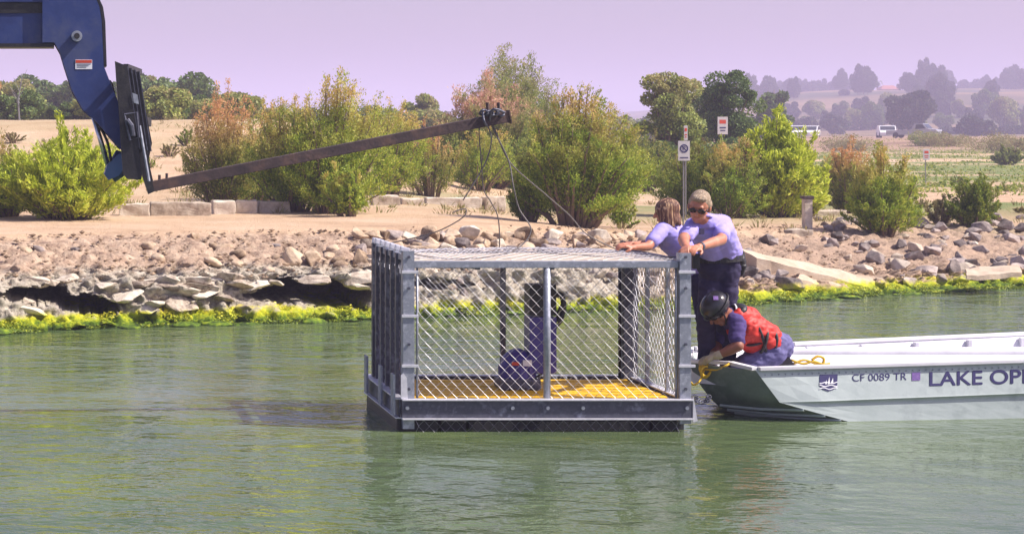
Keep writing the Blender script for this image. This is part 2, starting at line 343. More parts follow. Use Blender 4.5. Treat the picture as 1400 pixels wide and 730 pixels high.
def hole(X, z):
    m = 0
    for hs, rs in zip(HOLES, HR):
        if not hs[0][0] - .3 < X < hs[-1][0] + .3: continue
        cz = np.interp(X, [h[0] for h in hs], [h[1] for h in hs]); r = np.interp(X, [h[0] for h in hs], rs)
        ex = max(0, hs[0][0] - X, X - hs[-1][0]) / .18
        q = abs(z - cz) / r + ex + .55 * noise.noise(Vector((X * 4, z * 7, 3))) + .35 * noise.noise(Vector((X * 13, z * 13, 9)))
        m = max(m, 1 - float(smooth(q, .88, 1.02)))
    return m
def hit(px, py, lo=22.0, hi=400.0):
    """distance at which the line of sight through px,py meets the ground"""
    Y = lo; st = .05
    while Y < hi:
        if zt_at((px - CX) / F * Y, Y) >= CH - (py - CY) / F * Y: return Y
        Y += st * (1 if Y < 40 else 6)
    return hi
def make_terrain():
    pxs = list(np.arange(-3800, -420, 60)) + list(np.arange(-420, -40, 14)) + list(np.arange(-40, 1440, 4.0)) + list(np.arange(1440, 1900, 14)) + list(np.arange(1900, 6400, 60))
    cnt = [5, 12, 22, 24, 46]; rows = []
    far = np.concatenate([np.linspace(0, 6, 26)[1:], np.geomspace(6.4, 3400, 74)])
    V = []
    for px in pxs:
        a = (px - CX) / F; X = a * 28
        col = []
        for i, n in enumerate(cnt):
            for k in range(n): col.append((i, k / n))
        pts = []
        for i, t in col + [('f', 0.0)] + [('f', d) for d in far]:
            for _ in range(3):
                kk = knots(X); 
                if i == 'f': d = kk[-1][0] + t
                else: d = kk[i][0] + (kk[i + 1][0] - kk[i][0]) * t
                Y = Yw(X) + d; X = a * Y
            z = farz(X, Y, kk[-1][1]) if i == 'f' else kk[i][1] + (kk[i + 1][1] - kk[i][1]) * t
            y = Y
            if Y < 48 and -60 < X < 60:
                dl = d
                amp = float(smooth(dl, -.3, .1)) * (1 - float(smooth(dl, kk[-1][0] - .9, kk[-1][0] + .2)))
                p = Vector((X, Y, z))
                n1 = noise.fractal(p * 1.3, 1, 2, 4); n2 = noise.fractal(p * 5 + Vector((5, 1, 2)), .8, 2, 4)
                v = noise.voronoi(Vector((X * 3.2, Y * 2.4, z * 3)))[0]; v1 = v[1] - v[0]
                v2 = noise.voronoi(Vector((X * 8, Y * 6, z * 8 + 3)))[0]; v2 = v2[1] - v2[0]
                z += amp * (.06 * n1 + .05 * n2 + .09 * min(v1, .5) + .06 * min(v2, .5) - .03)
                if 0 < dl < 1.6: y -= amp * (.22 * n1 + .12 * n2 + .16 * min(v1, .5) + .08 * min(v2, .5))
                h = hole(X, z) if X < 6 and 0 <= dl < 1.4 else 0
                y += h * 2.3
                if h > .01: z -= .02 * h
                z += .012 * noise.fractal(p * .8, 1, 2, 3) * float(smooth(dl, 2.5, 4))
            elif Y < 400: z += .06 * noise.fractal(Vector((X, Y, 0)) * .25, 1, 2, 3)
            else: z += 1.2 * noise.fractal(Vector((X, Y, 0)) * .012, 1, 2, 4) * float(smooth(Y, 400, 600))
            pts.append((X if True else 0, y, z))
        V.append(pts)
    nr = len(V[0]); mb = MB(); mb.v = [p for c in V for p in c]
    mb.f = [(c * nr + r, (c + 1) * nr + r, (c + 1) * nr + r + 1, c * nr + r + 1) for c in range(len(V) - 1) for r in range(nr - 1)]
    o = build('ground', mb, 'ground', smooth=True, recalc=False); tag(o, kind='structure')
make_terrain()
wb = MB(); wb.add([(-3900, -700, 0), (3900, -700, 0), (3900, 46, 0), (-3900, 46, 0)], [(0, 1, 2, 3)])
tag(build('water', wb, 'water', recalc=False), kind='structure')
# ------------------------------------------------------------------ rocks
def hull_rock(seed, n=13, sub=0, round_=0):
    rnd = random.Random(seed); b = bmesh.new()
    if round_:
        bmesh.ops.create_icosphere(b, subdivisions=3, radius=.5)
        o = Vector((seed * 3.1, 1, 2))
        for v in b.verts: v.co *= 1 + .32 * noise.noise(v.co * 1.7 + o) + .10 * noise.noise(v.co * 5 + o)
        for v in b.verts:
            if v.co.z < -.3: v.co.z = -.3
    else:
        for _ in range(n):
            v = Vector((rnd.gauss(0, 1), rnd.gauss(0, 1), rnd.gauss(0, 1))).normalized() * rnd.uniform(.42, .6); b.verts.new(v)
        r = bmesh.ops.convex_hull(b, input=b.verts[:]); bmesh.ops.delete(b, geom=[g for g in r['geom_interior'] if isinstance(g, bmesh.types.BMVert)], context='VERTS')
        bmesh.ops.bevel(b, geom=b.edges[:], offset=.03, segments=1, affect='EDGES')
        bmesh.ops.subdivide_edges(b, edges=b.edges[:], cuts=1, use_grid_fill=True)
        for v in b.verts: v.co *= 1 + .09 * noise.noise(v.co * 4 + Vector((seed, 0, 0)))
    bmesh.ops.recalc_face_normals(b, faces=b.faces)
    me = bpy.data.meshes.new('rock'); b.to_mesh(me); b.free()
    if round_: me.polygons.foreach_set('use_smooth', [True] * len(me.polygons))
    return me
def with_mat(me, m): k = me.copy(); k.materials.append(M[m]); return k
ANG = {m: [with_mat(hull_rock(s), m) for s in range(10, 20)] for m in ('rock_grey', 'rock_pale', 'concrete', 'rock_warm')}
RND = {m: [with_mat(hull_rock(s, round_=1), m) for s in range(30, 37)] for m in ('rock_warm', 'rock_pale', 'rock_grey')}
def rock(px, py, wpx, hpx, me, label, group=None, name='rock', rot=None, Y=None, sink=.28, dep=None, cat='rock'):
    """stands at the ground point seen at px,py ; wpx,hpx size in photo pixels"""
    if Y is None:
        Y = hit(px, py)
    X = (px - CX) / F * Y; wx, hz = wpx * Y / F, hpx * Y / F
    o = bpy.data.objects.new(name, me); COL.objects.link(o)
    o.location = (X, Y, zt_at(X, Y) + hz * (.5 - sink)); o.scale = (wx * 1.05, (dep or wx * random.uniform(.8, 1.1)), hz * 1.15)
    o.rotation_euler = rot or (random.uniform(-.3, .3), random.uniform(-.3, .3), random.uniform(0, 6.3))
    return tag(o, label, cat, group)
rr = random.Random(3)
# singled-out rocks
for px, py, w_, h_, k, i, lab in [
 (265, 327, 22, 12, 'rock_warm', 0, 'small dark faced stone lying alone on the brink of the left bank'),
 (401, 357, 30, 27, 'rock_warm', 1, 'rounded tan boulder left of the pair set in the left bank'),
 (427, 358, 28, 27, 'rock_warm', 2, 'rounded tan boulder right of the pair set in the left bank'),
 (496, 362, 30, 32, 'rock_warm', 3, 'large upright rounded boulder just left of the cage'),
 (515, 327, 52, 13, 'rock_warm', 4, 'long flat brown stone on the brink above the back left cage post')]:
    rock(px, py, w_, h_, ANG[k][i + 2], lab, sink=.35)
for px, py, w_, h_, k, i, lab in [
 (1341, 318, 30, 24, 'rock_grey', 1, 'pointed pale grey rock standing beside the small dark bush on the right'),
 (1079, 396, 40, 26, 'rock_grey', 2, 'big dark wedge rock at the waterline left of the concrete slabs'),
 (1049, 383, 26, 12, 'rock_grey', 3, 'flat grey rock just right of the standing man at the waterline'),
 (1267, 374, 34, 13, 'rock_grey', 4, 'long low grey rock above the algae right of the concrete ramp'),
 (1251, 356, 26, 19, 'rock_grey', 5, 'dark square faced rock in the middle of the right slope'),
 (1303, 373, 22, 22, 'rock_grey', 6, 'blocky grey rock with upright face near the right waterline'),
 (1139, 340, 16, 20, 'rock_grey', 7, 'dark triangular rock standing alone on the open right slope'),
 (1276, 343, 22, 15, 'rock_grey', 8, 'dark wedge rock high on the right slope under the willow shrub'),
 (1181, 372, 28, 15, 'concrete', 1, 'pale broken lump lying beside the upper edge of the ramp'),
 (1224, 366, 26, 20, 'concrete', 3, 'pale angular lump under the willow shrub near the ramp end'),
 (1148, 312, 22, 16, 'concrete', 4, 'pinkish upright rock right of the concrete post base'),
 (1194, 311, 16, 18, 'concrete', 5, 'pinkish upright stone at the foot of the willow shrub'),
 (1231, 303, 22, 12, 'concrete', 6, 'flat pale stone on the slope crest right of the willow shrub')]:
    rock(px, py, w_, h_, ANG[k][i], lab)
# boulders along the top edge in the middle
for px in np.arange(500, 905, 15):
    for py, s in ((328 + rr.uniform(-2, 3), 25), (339 + rr.uniform(-3, 3), 27), (350 + rr.uniform(-3, 4), 27), (362+ rr.uniform(-3, 4), 24)):
        ww = s * rr.uniform(.7, 1.35)
        if rr.random() < .86: rock(px + rr.uniform(-8, 8), py, ww, ww * rr.uniform(.5, .8), rr.choice(RND['rock_warm'][:3] + ANG['rock_warm'] + ANG['rock_grey'][:4] + ANG['rock_pale'][:3]), 'rounded tan boulder in the band of boulders behind the cage', 'boulders banked up behind the cage', name='boulder', sink=.2)
for px in np.arange(505, 905, 17):
    for py, s in ((376 + rr.uniform(-3, 3), 20), (390 + rr.uniform(-3, 3), 19), (403 + rr.uniform(-3, 4), 18)):
        ww = s * rr.uniform(.7, 1.3)
        if rr.random() < .75: rock(px + rr.uniform(-8, 8), py, ww, ww * rr.uniform(.5, .8), rr.choice(ANG['rock_grey'][:4] + ANG['rock_pale']), 'pale grey stone above the algae behind the cage', 'stones above the algae behind the cage')
# left crust stones
n = 0
while n < 62:
    px = rr.uniform(-20, 500); py = rr.uniform(366, 428)
    line = 385 + max(0, px) * .10
    if py < line - 14 or rr.random() < .25: py = rr.uniform(380, 424)
    Xh = (px - CX) / F * 24.6; zz = CH - (py - CY) / F * 24.6
    if hole(Xh, zz) > .1 or hole(Xh - .12, zz) > .1 or hole(Xh + .12, zz) > .1 or hole(Xh, zz+.08) > .1: n += .4; continue
    ww = rr.choice((16, 26, 38, 54)) * rr.uniform(.8, 1.2); rock(px, py, ww, ww * rr.uniform(.2, .36), rr.choice(ANG['rock_pale']), 'pale crusted stone in the broken face of the left bank', 'crusted stones in the left bank', sink=.55); n += 1
for k in range(34):
    px = rr.uniform(-20, 500); py = rr.uniform(338, 372); ww = rr.uniform(9, 24)
    rock(px, py, ww, ww * rr.uniform(.45, .7), rr.choice(RND['rock_warm'] + ANG['rock_grey'][:3]), 'small brown stone half buried in the dirt slope of the left bank', 'stones in the left dirt slope', sink=.4)
# right slope
for k in range(150):
    px = rr.uniform(1015, 1420); py = rr.uniform(300, 393)
    if 1020 < px < 1220 and py > 335 + (px - 1020) * .2 - 6 and py < 372 + (px - 1020) * .2: continue
    if px < 1130 and py < 330 and rr.random() < .7: continue
    ww = rr.uniform(10, 30) * (1.15 if py > 345 else .9)
    rock(px, py, ww, ww * rr.uniform(.4, .85), rr.choice(ANG['rock_grey'] + ANG['concrete'][:4]), 'angular grey rock scattered on the right dirt slope', 'riprap rocks on the right slope', name='riprap_rock', sink=.25)
for k in range(16):
    px = rr.uniform(1000, 1075); py = rr.uniform(352, 398); ww = rr.uniform(14, 24)
    rock(px, py, ww, ww * rr.uniform(.5, .8), rr.choice(ANG['rock_grey'] + ANG['concrete'][:3]), 'grey rock in the pile between the standing man and the ramp', 'rocks piled left of the ramp', name='riprap_rock')
# algae covered stones at the waterline
for k in range(96):
    px = -20 + k * 15.2 + rr.uniform(-9, 9); X = (px - CX) / F * 26; X = (px - CX) / F * Yw(X); Y = Yw(X) + rr.uniform(-.12, .3); X = (px - CX) / F * Y
    s = rr.choice((.1, .16, .2, .26, .32)) * rr.uniform(.8, 1.2); o = bpy.data.objects.new('mossy_stone', rr.choice(RND['rock_grey'])); COL.objects.link(o)
    o.location = (X, Y, rr.uniform(-.03, .02)); o.scale = (s * 1.3, s, s * .26); o.rotation_euler = (0, 0, rr.uniform(0, 6)); tag(o, 'low stone coated in yellow green algae at the waterline', 'rock', 'algae covered stones along the waterline')
def algae_mat_growth():
    g = np.random.default_rng(77); n = 60000
    px = g.uniform(-30, 1430, n); C = np.empty((n, 3)); D = g.normal(size=(n, 3)) * np.array([1, .6, .5]); keep = np.ones(n, bool)
    for i in range(n):
        X = (px[i] - CX) / F * 27; X = (px[i] - CX) / F * Yw(X); d = g.uniform(-.12, .42); Y = Yw(X) + d; X = (px[i] - CX) / F * Y; z = max(zt_at(X, Y), 0)
        c = noise.fractal(Vector((X * 1.6, Y * 2, 1)), 1, 2, 3); top = .14 + .13 * c
        z2 = z + g.uniform(0, .035) + .03 * noise.noise(Vector((X * 6, Y * 6, 0)))
        if z2 > top + g.uniform(-.03, .05) or noise.noise(Vector((X * 2.3, 5, Y * 3))) > .04: keep[i] = False
        C[i] = (X, Y - .05, z2 + .0)
    me = leaves_mesh(C[keep], D[keep], .034, .010, g); m, N, L, b = newmat('algae_strands'); gg = N.new('ShaderNodeNewGeometry'); sp = N.new('ShaderNodeSeparateXYZ'); L.new(gg.outputs['Position'], sp.inputs[0])
    k = math_node(N, L, 'ADD', math_node(N, L, 'MULTIPLY', sp.outputs[2], 1.6), math_node(N, L, 'ADD', math_node(N, L, 'MULTIPLY', gg.outputs['Random Per Island'], .22), math_node(N, L, 'MULTIPLY', nz(N, L, gg.outputs['Position'], 2.2, 4, .7), .45)))
    rp_ = ramp(N, [(.26, (.04, .08, .008)), (.40, (.20, .28, .012)), (.52, (.58, .60, .02)), (.68, (.82, .70, .04))]); L.new(k, rp_.inputs[0]); L.new(rp_.outputs[0], b.inputs['Base Color']); b.inputs['Roughness'].default_value = .6
    me.materials.append(m); o = bpy.data.objects.new('algae', me); link(o); tag(o, 'yellow green algae strands coating the shore just above the water', 'algae', kind='stuff')
ALGAE_FN = algae_mat_growth
# rubble : uncountable small stones
rub = MB(); rv = []
for k in range(1500):
    px = rr.uniform(-30, 1430); X0 = (px - CX) / F * 27; kk = knots(X0); d = rr.uniform(.3, kk[-1][0] + (.5 if X0 > 8 else -.1)); Y = Yw(X0) + d; X = X0
    s = rr.choice([.018, .025, .03, .045]) * rr.uniform(.7, 1.3)
    if hole(X, zt_at(X, Y)) > 0: continue
    c = Vector((X, Y, zt_at(X, Y) + s * .35 + .02)); vs = [c + Vector((rr.uniform(.6, 1.2) * a, rr.uniform(.6, 1.2) * b, rr.uniform(.3, .6) * e)) * s for a, b, e in ((1, 0, 0), (-1, 0, 0), (0, 1, 0), (0, -1, 0), (0.2, .1, 1), (0, 0, -1))]
    rub.add(vs, [(0, 2, 4), (2, 1, 4), (1, 3, 4), (3, 0, 4), (2, 0, 5), (1, 2, 5), (3, 1, 5), (0, 3, 5)])
tag(build('rubble', rub, 'rock_warm', recalc=False), 'small loose stones scattered over the whole bank', 'rubble', kind='stuff')
# concrete ramp slabs at right
def slab(name, pts, thick, m, label, cat):
    """pts: four (px,py,z) corners of the top face"""
    top = [Vector(((px - CX) / F * (CH - z) * F / (py - CY), (CH - z) * F / (py - CY), z)) for px, py, z in pts]
    b = bmesh.new(); tv = [b.verts.new(p) for p in top]; bv = [b.verts.new(p - Vector((0, 0, thick))) for p in top]
    b.faces.new(tv); b.faces.new(bv[::-1])
    for i in range(4): b.faces.new((tv[i], bv[i], bv[(i + 1) % 4], tv[(i + 1) % 4]))
    bmesh.ops.subdivide_edges(b, edges=b.edges[:], cuts=9, use_grid_fill=True)
    bmesh.ops.recalc_face_normals(b, faces=b.faces)
    for v in b.verts: v.co += Vector((noise.noise(v.co * 3), noise.noise(v.co * 3 + Vector((9, 0, 0))), noise.noise(v.co * 4 + Vector((0, 9, 0))))) * .035
    mb = MB(); b.verts.index_update(); mb.v = [tuple(v.co) for v in b.verts]; mb.f = [[v.index for v in f.verts] for f in b.faces]; b.free()
    return tag(build(name, mb, m, origin=(top[0] + top[2]) / 2), label, cat)
slab('concrete_ramp', [(1008, 340, .64), (1205, 380, .22), (1228, 403, -.02), (1036, 352, .54)], .26, 'slab', 'sandy concrete ramp slab slanting from the slope down into the lake', 'slab')
slab('concrete_slab', [(1088, 379, .30), (1100, 376, .30), (1172, 398, .06), (1160, 403, .0)], .14, 'slab', 'narrow broken concrete slab lying in front of the ramp', 'slab')
slab('concrete_slab', [(1318, 366, .36), (1392, 362, .40), (1398, 372, .33), (1322, 377, .29)], .07, 'slab', 'flat pale concrete slab above the algae at the far right', 'slab')
# edging blocks on the terrace
for x0, x1, yb, h_, dz, lab in [
 (163, 206, 296, 16, 0, 'leftmost pale edging block beside the bright willow bush'), (206, 290, 296, 18, 0, 'long rough edging block right of the leftmost one'),
 (291, 322, 294, 18, 0, 'square edging block left of the two pale ones under the steel beam'), (323, 353, 293, 18, 0, 'pale square edging block second in the pair'),
 (354, 397, 292, 16, 0, 'darker weathered edging block before the rough rock'), (480, 508, 285, 10, 0, 'low flat edging block right of the yellow green tamarisk'),
 (510, 548, 282, 13, 0, 'pale edging block with sloping end'), (550, 580, 281, 9, 0, 'low dull edging block between two pale ones'),
 (583, 660, 279, 12, 0, 'long low pale kerb block behind the hanging cables'), (663, 692, 279, 19, 0, 'white cube shaped block right of the long kerb'),
 (1083, 1113, 311, 9, 0, 'flat grey block under the small concrete post'), (1090, 1160, 291, 7, 0, 'low pale kerb strip behind the concrete post')]:
    Y = (CH - .99) * F / (yb - CY) if x0 < 900 else (CH - .78) * F / (yb - CY)
    xm = (x0 + x1) / 2; X = (xm - CX) / F * Y; z = zt_at(X, Y); wx = (x1 - x0) * Y / F; hz = h_ * Y / F
    b = MB().box((X, Y + .2, z + hz / 2 - .03), (wx - .015, .38, hz + .05), Matrix.Rotation(rr.uniform(-.05, .05), 3, 'Z'), .025)
    bm = bmesh.new(); vs = [bm.verts.new(v) for v in b.v]; [bm.faces.new([vs[i] for i in f]) for f in b.f]
    bmesh.ops.subdivide_edges(bm, edges=[e for e in bm.edges if e.calc_length() > .12], cuts=4, use_grid_fill=True)
    for v in bm.verts: v.co += Vector((noise.noise(v.co * 5), noise.noise(v.co * 5 + Vector((4, 0, 0))), noise.noise(v.co * 6 + Vector((0, 4, 0))))) * .03
    bm.verts.index_update(); b.v = [tuple(v.co) for v in bm.verts]; b.f = [[v.index for v in f.verts] for f in bm.faces]; bm.free()
    tag(build('edging_block', b, 'concrete', origin=(X, Y + .2, z)), lab, 'stone block', 'edging blocks along the dirt path')
rock(416, 287, 46, 18, ANG['concrete'][7], 'rough grey white rock between the edging blocks under the tamarisk', rot=(0, .3, .2))
rock(672, 281, 16, 14, ANG['rock_grey'][3], 'dark grey stone leaning on the white cube shaped block')
# ------------------------------------------------------------------ foliage
def leaves_mesh(C, D, ln, wd, rng):
    n = len(C); D = D / (np.linalg.norm(D, axis=1, keepdims=True) + 1e-9); r = rng.normal(size=(n, 3)); B = np.cross(D, r); B /= (np.linalg.norm(B, axis=1, keepdims=True) + 1e-9)
    l = (ln * rng.uniform(.6, 1.4, n))[:, None]; w_ = (wd * rng.uniform(.6, 1.4, n))[:, None]
    V = np.stack([C - D * l / 2, C + B * w_ / 2, C + D * l / 2, C - B * w_ / 2], 1).reshape(-1, 3)
    me = bpy.data.meshes.new('crown'); me.vertices.add(4 * n); me.vertices.foreach_set('co', V.astype(np.float32).ravel())
    me.loops.add(4 * n); me.loops.foreach_set('vertex_index', np.arange(4 * n, dtype=np.int32)); me.polygons.add(n)
    me.polygons.foreach_set('loop_start', np.arange(0, 4 * n, 4, dtype=np.int32)); me.update(calc_edges=True); me.validate(); return me
ALGAE_FN()
def bush_data(seed, H, RX, RY, nshoot, nleaf, ln, wd, *, plume=.12, lean=(0, 0), splay=1.0, droop=.15, low=.12):
    """multi-stemmed shrub: arching shoots from the base, each with side sprays of leaves"""
    g = np.random.default_rng(seed); Cs, Ds, stems = [], [], []; nleaf = int(nleaf * 1.55); nshoot = int(nshoot * 1.15); ln *= .72; wd *= .85; plume *= 1.25
    for i in range(nshoot):
        ph = g.uniform(0, 2 * math.pi); q = g.uniform(0, 1) ** .6; hh = H * (1 - .5 * q ** 3) * g.uniform(.55, .95)
        if i % 9 == 0: hh = H * (1 - .6 * q ** 2) * 1.03
        if g.random() < .3: hh *= g.uniform(.35, .8)
        tip = np.array([math.cos(ph) * RX * q * splay * g.uniform(.85,1.1) + lean[0], math.sin(ph) * RY * q * splay + lean[1], hh])
        b0 = np.array([math.cos(ph) * RX * .22 * q, math.sin(ph) * RY * .22 * q, 0])
        mid = b0 + (tip - b0) * .5 + np.array([math.cos(ph) * RX, math.sin(ph) * RY, 0]) * .12 * q + np.array([0, 0, hh * droop])
        t = low + (1 - low) * g.uniform(0, 1, nleaf) ** .75
        P = ((1 - t) ** 2)[:, None] * b0 + (2 * t * (1 - t))[:, None] * mid + (t ** 2)[:, None] * tip
        T = 2 * (1 - t)[:, None] * (mid - b0) + 2 * t[:, None] * (tip - mid)
        # side sprays: leaves gather on a few twigs
        nt = max(4, nleaf // 14); tw = g.normal(size=(nt, 3)); tw /= np.linalg.norm(tw, axis=1, keepdims=True); tw[:, 2] = np.abs(tw[:, 2]) * .8 + .15
        k = np.clip((t * nt).astype(int), 0, nt - 1); tb = (k + .5) / nt
        s = g.uniform(0, 1, nleaf) ** .7
        size = plume * (RX + H) * .5 * (1.2 - 1.0 * t if i % 9 == 0 else 1.15 - .65 * t)
        P = P + tw[k] * (s * size)[:, None] + g.normal(size=(nleaf, 3)) * (.018 * (RX + H) * .5)
        P[:, 2] -= (s ** 2) * size * .35
        P[:, 2] = np.maximum(P[:, 2], .03)
        Cs.append(P); Ds.append(tw[k] + .5 * T / (np.linalg.norm(T, axis=1, keepdims=True) + 1e-6) + g.normal(size=(nleaf, 3)) * .35)
        if i % 3 == 0: stems.append((b0, mid, tip))
    return leaves_mesh(np.concatenate(Cs), np.concatenate(Ds), ln, wd, g), stems
def stems_mb(stems, H, r0=.03):
    mb = MB()
    for b0, mid, tip in stems:
        b0, mid, tip = Vector(b0), Vector(mid), Vector(tip); pts = [b0 * (1 - t) ** 2 + mid * 2 * t * (1 - t) + tip * t * t for t in (0, .18, .36, .55, .75, .96)]
        pts = [p + Vector((noise.noise(p * 3), noise.noise(p * 3 + Vector((7, 0, 0))), 0)) * .05 * H * .3 for p in pts]
        pts[0].z -= .1; mb.tube(pts, [r0, r0 * .8, r0 * .6, r0 * .42, r0 * .28, r0 * .1], 5)
    return mb
def bush(px, yb, x0, x1, yt, seed, m, nshoot, nleaf, label, name='bush', cat='bush', ln=.06, wd=.022, z=None, deep=.8, group=None, r0=.03, **kw):
    Y = hit(px, yb)
    X = (px - CX) / F * Y; s = Y / F; RX = (x1 - x0) / 2 * s; H = (yb - yt) * s; lean = ((x0 + x1) / 2 - px) * s
    Y0 = Y + 0
    me, st = bush_data(seed, H, RX, RX * deep, nshoot, nleaf, ln, wd, lean=(lean * .8, 0), **kw)
    t = thing(name, label, cat, (X, Y0, zt_at(X, Y0)), group)
    me.materials.append(LM[m]); o = bpy.data.objects.new('foliage', me); link(o, t)
    off = t.location; sm = stems_mb(st, H, r0); sm.v = [(v[0] + off.x, v[1] + off.y, v[2] + off.z) for v in sm.v]
    build('stems', sm, 'bark', t, smooth=True)
    return t
bush(95, 300, -20, 200, 178, 1, 'willow', 170, 150, 'bright green willow bush with narrow leaves at the left edge under the boom', 'willow_bush', ln=.13, wd=.028, plume=.11, droop=.2, low=.05)
bush(85, 296, 50, 118, 135, 2, 'willow', 16, 90, 'tall thin willow shoots rising above the bright bush at the left edge', 'willow_shoots', ln=.12, wd=.028, plume=.06)
bush(10, 296, -60, 62, 190, 3, 'tam', 90, 150, 'olive tamarisk bush cut by the left edge of the view', 'tamarisk_bush')
bush(305, 286, 245, 375, 112, 4, 'tam_red', 110, 190, 'rusty topped tamarisk bush right of the fork carriage', 'tamarisk_bush', plume=.11)
bush(400, 290, 325, 470, 118, 5, 'tam', 120, 190, 'green tamarisk behind the middle of the steel beam', 'tamarisk_bush', plume=.11)
bush(455, 292, 385, 560, 98, 6, 'tam_yel', 150, 210, 'tall yellow green tamarisk with dry tips crossing the steel beam', 'tamarisk_bush', plume=.10)
bush(478, 296, 430, 505, 210, 36, 'tam_yel', 40, 150, 'low drooping yellow green sprays hanging over the edging blocks', 'tamarisk_bush', plume=.14)
bush(588, 270, 535, 625, 150, 7, 'tam_red', 45, 130, 'thin sparse tamarisk with a leaning stem behind the beam', 'tamarisk_bush', plume=.10, splay=1.1)
bush(655, 262, 615, 715, 165, 8, 'tam_yel', 70, 150, 'leafy yellow green shrub behind the beam tip and cables', 'shrub')
bush(665, 256, 590, 760, 98, 9, 'tam_pink', 200, 200, 'tall pink flowering tamarisk behind the tip of the beam', 'tamarisk_bush', ln=.09, wd=.03, plume=.12)
bush(705, 250, 620, 770, 62, 10, 'olive', 190, 200, 'tallest grey green tamarisk rising against the sky in the middle', 'tamarisk_tree', 'tree', ln=.12, wd=.035, plume=.13)
bush(785, 310, 695, 898, 122, 11, 'tam', 190, 250, 'big round green tamarisk with many bare stems behind the cage', 'tamarisk_bush', plume=.13, r0=.05, droop=.2, low=.2, ln=.065)
bush(722, 303, 700, 770, 190, 12, 'tam_dark', 50, 170, 'dark green tamarisk shoot cluster left of the big round one', 'tamarisk_bush')
bush(850, 312, 825, 880, 262, 13, 'tam', 26, 100, 'small low tamarisk seedling right of the big round bush', 'tamarisk_bush')
bush(948, 296, 890, 1010, 186, 14, 'tam_dark', 110, 180, 'dark olive tamarisk behind the heads of the two standing people', 'tamarisk_bush', low=.03)
bush(1000, 298, 945, 1062, 182, 15, 'tam', 110, 180, 'brown green tamarisk between the no parking sign and the bright willow', 'tamarisk_bush', low=.03)
bush(1060, 297, 1000, 1135, 150, 16, 'willow', 150, 150, 'tall bright yellow green willow bush right of the standing man', 'willow_bush', ln=.14, wd=.032, low=.05, droop=.2)
bush(1105, 296, 1065, 1140, 205, 17, 'willow', 50, 120, 'low willow bush behind the small concrete post', 'willow_bush', ln=.13, wd=.03)
bush(1160, 292, 1122, 1200, 188, 18, 'tam_red', 70, 150, 'rusty olive tamarisk left of the open willow shrub', 'tamarisk_bush')
bush(1207, 322, 1150, 1262, 196, 19, 'tam_yel', 80, 150, 'open airy willow shrub standing on the crest of the right slope', 'willow_shrub', ln=.09, wd=.02, plume=.12)
bush(1330, 312, 1292, 1366, 232, 20, 'tam_dark', 75, 170, 'small dense dark bush beside the pointed rock at the right', 'dark_bush', low=.03)
bush(1285, 306, 1258, 1312, 262, 21, 'dry', 26, 70, 'sparse dry shrub left of the small dark bush', 'dry_shrub')
bush(1378, 226, 1355, 1398, 196, 22, 'olive', 30, 80, 'round olive shrub in the field near the right edge', 'shrub', ln=.2, wd=.09)
bush(240, 185, 212, 262, 148, 23, 'tam_dark', 40, 90, 'dark palm like shrub on the embankment right of the carriage', 'dark_bush', ln=.22, wd=.07) if False else None
bush(530, 268, 490, 600, 128, 23, 'tam_yel', 90, 150, 'bushy green tamarisk right of the tall yellow green one', 'tamarisk_bush')
bush(350, 276, 300, 430, 135, 24, 'tam', 80, 150, 'green tamarisk filling between the rusty one and the middle one', 'tamarisk_bush')
bush(745, 262, 690, 830, 112, 25, 'tam_dark', 110, 170, 'green tamarisk mass rising behind the big round one', 'tamarisk_bush', ln=.08)
bush(880, 262, 830, 930, 172, 26, 'tam_dark', 80, 150, 'olive shrub behind the right side of the big round tamarisk', 'shrub', ln=.08)
bush(1145, 262, 1110, 1185, 205, 27, 'tam', 50, 110, 'low olive shrub behind the rusty one on the right', 'shrub', ln=.08)
for j, (px, yb, w_, h_) in enumerate([(232, 215, 34, 22), (205, 232, 26, 16), (255, 200, 40, 26), (18, 196, 40, 18), (600, 244, 30, 18), (628, 238, 26, 20), (690, 250, 30, 16), (560, 246, 30, 24), (1245, 268, 26, 12), (1262, 285, 30, 12), (1375, 262, 34, 10), (1310, 252, 40, 12), (1395, 292, 26, 12), (915, 300, 26, 16)]):
    bush(px, yb, px - w_ / 2, px + w_ / 2, yb - h_, 300 + j, ('dry', 'tam', 'tam_dark')[j % 3], 16, 60, 'small scrubby plant growing on the open dirt', 'scrub_plant', 'plant', group='small scrub plants on the dirt', ln=.07)
# low dry weeds
def field_tufts():
    g = np.random.default_rng(15); C = []; D = []
    for q_ in range(2600):
        px = g.uniform(880, 1430); yb = g.uniform(203, 262); Y = (CH - .9) * F / (yb - CY); X = (px - CX) / F * Y
        if (Y < 115 and g.random() < .82) or (Y >= 115 and noise.noise(Vector((X * .08, Y * .02, 4))) < -.1): continue
        nn = 30; r = g.uniform(.12, .38) * max(1, Y / 80); p = g.normal(size=(nn, 3)) * r * np.array([1.2, .8, .22]); p[:, 2] = np.abs(p[:, 2]); C.append(p + np.array([X, Y, zt_at(X, Y)])); D.append(g.normal(size=(nn, 3)) + np.array([0, 0, .4]))
    me = leaves_mesh(np.concatenate(C), np.concatenate(D), .13, .05, g); me.materials.append(LM['tam_dark']); o = bpy.data.objects.new('field_scrub', me); link(o)
    tag(o, 'low rusty green scrub covering the field beyond the bank', 'scrub', kind='stuff')
field_tufts()
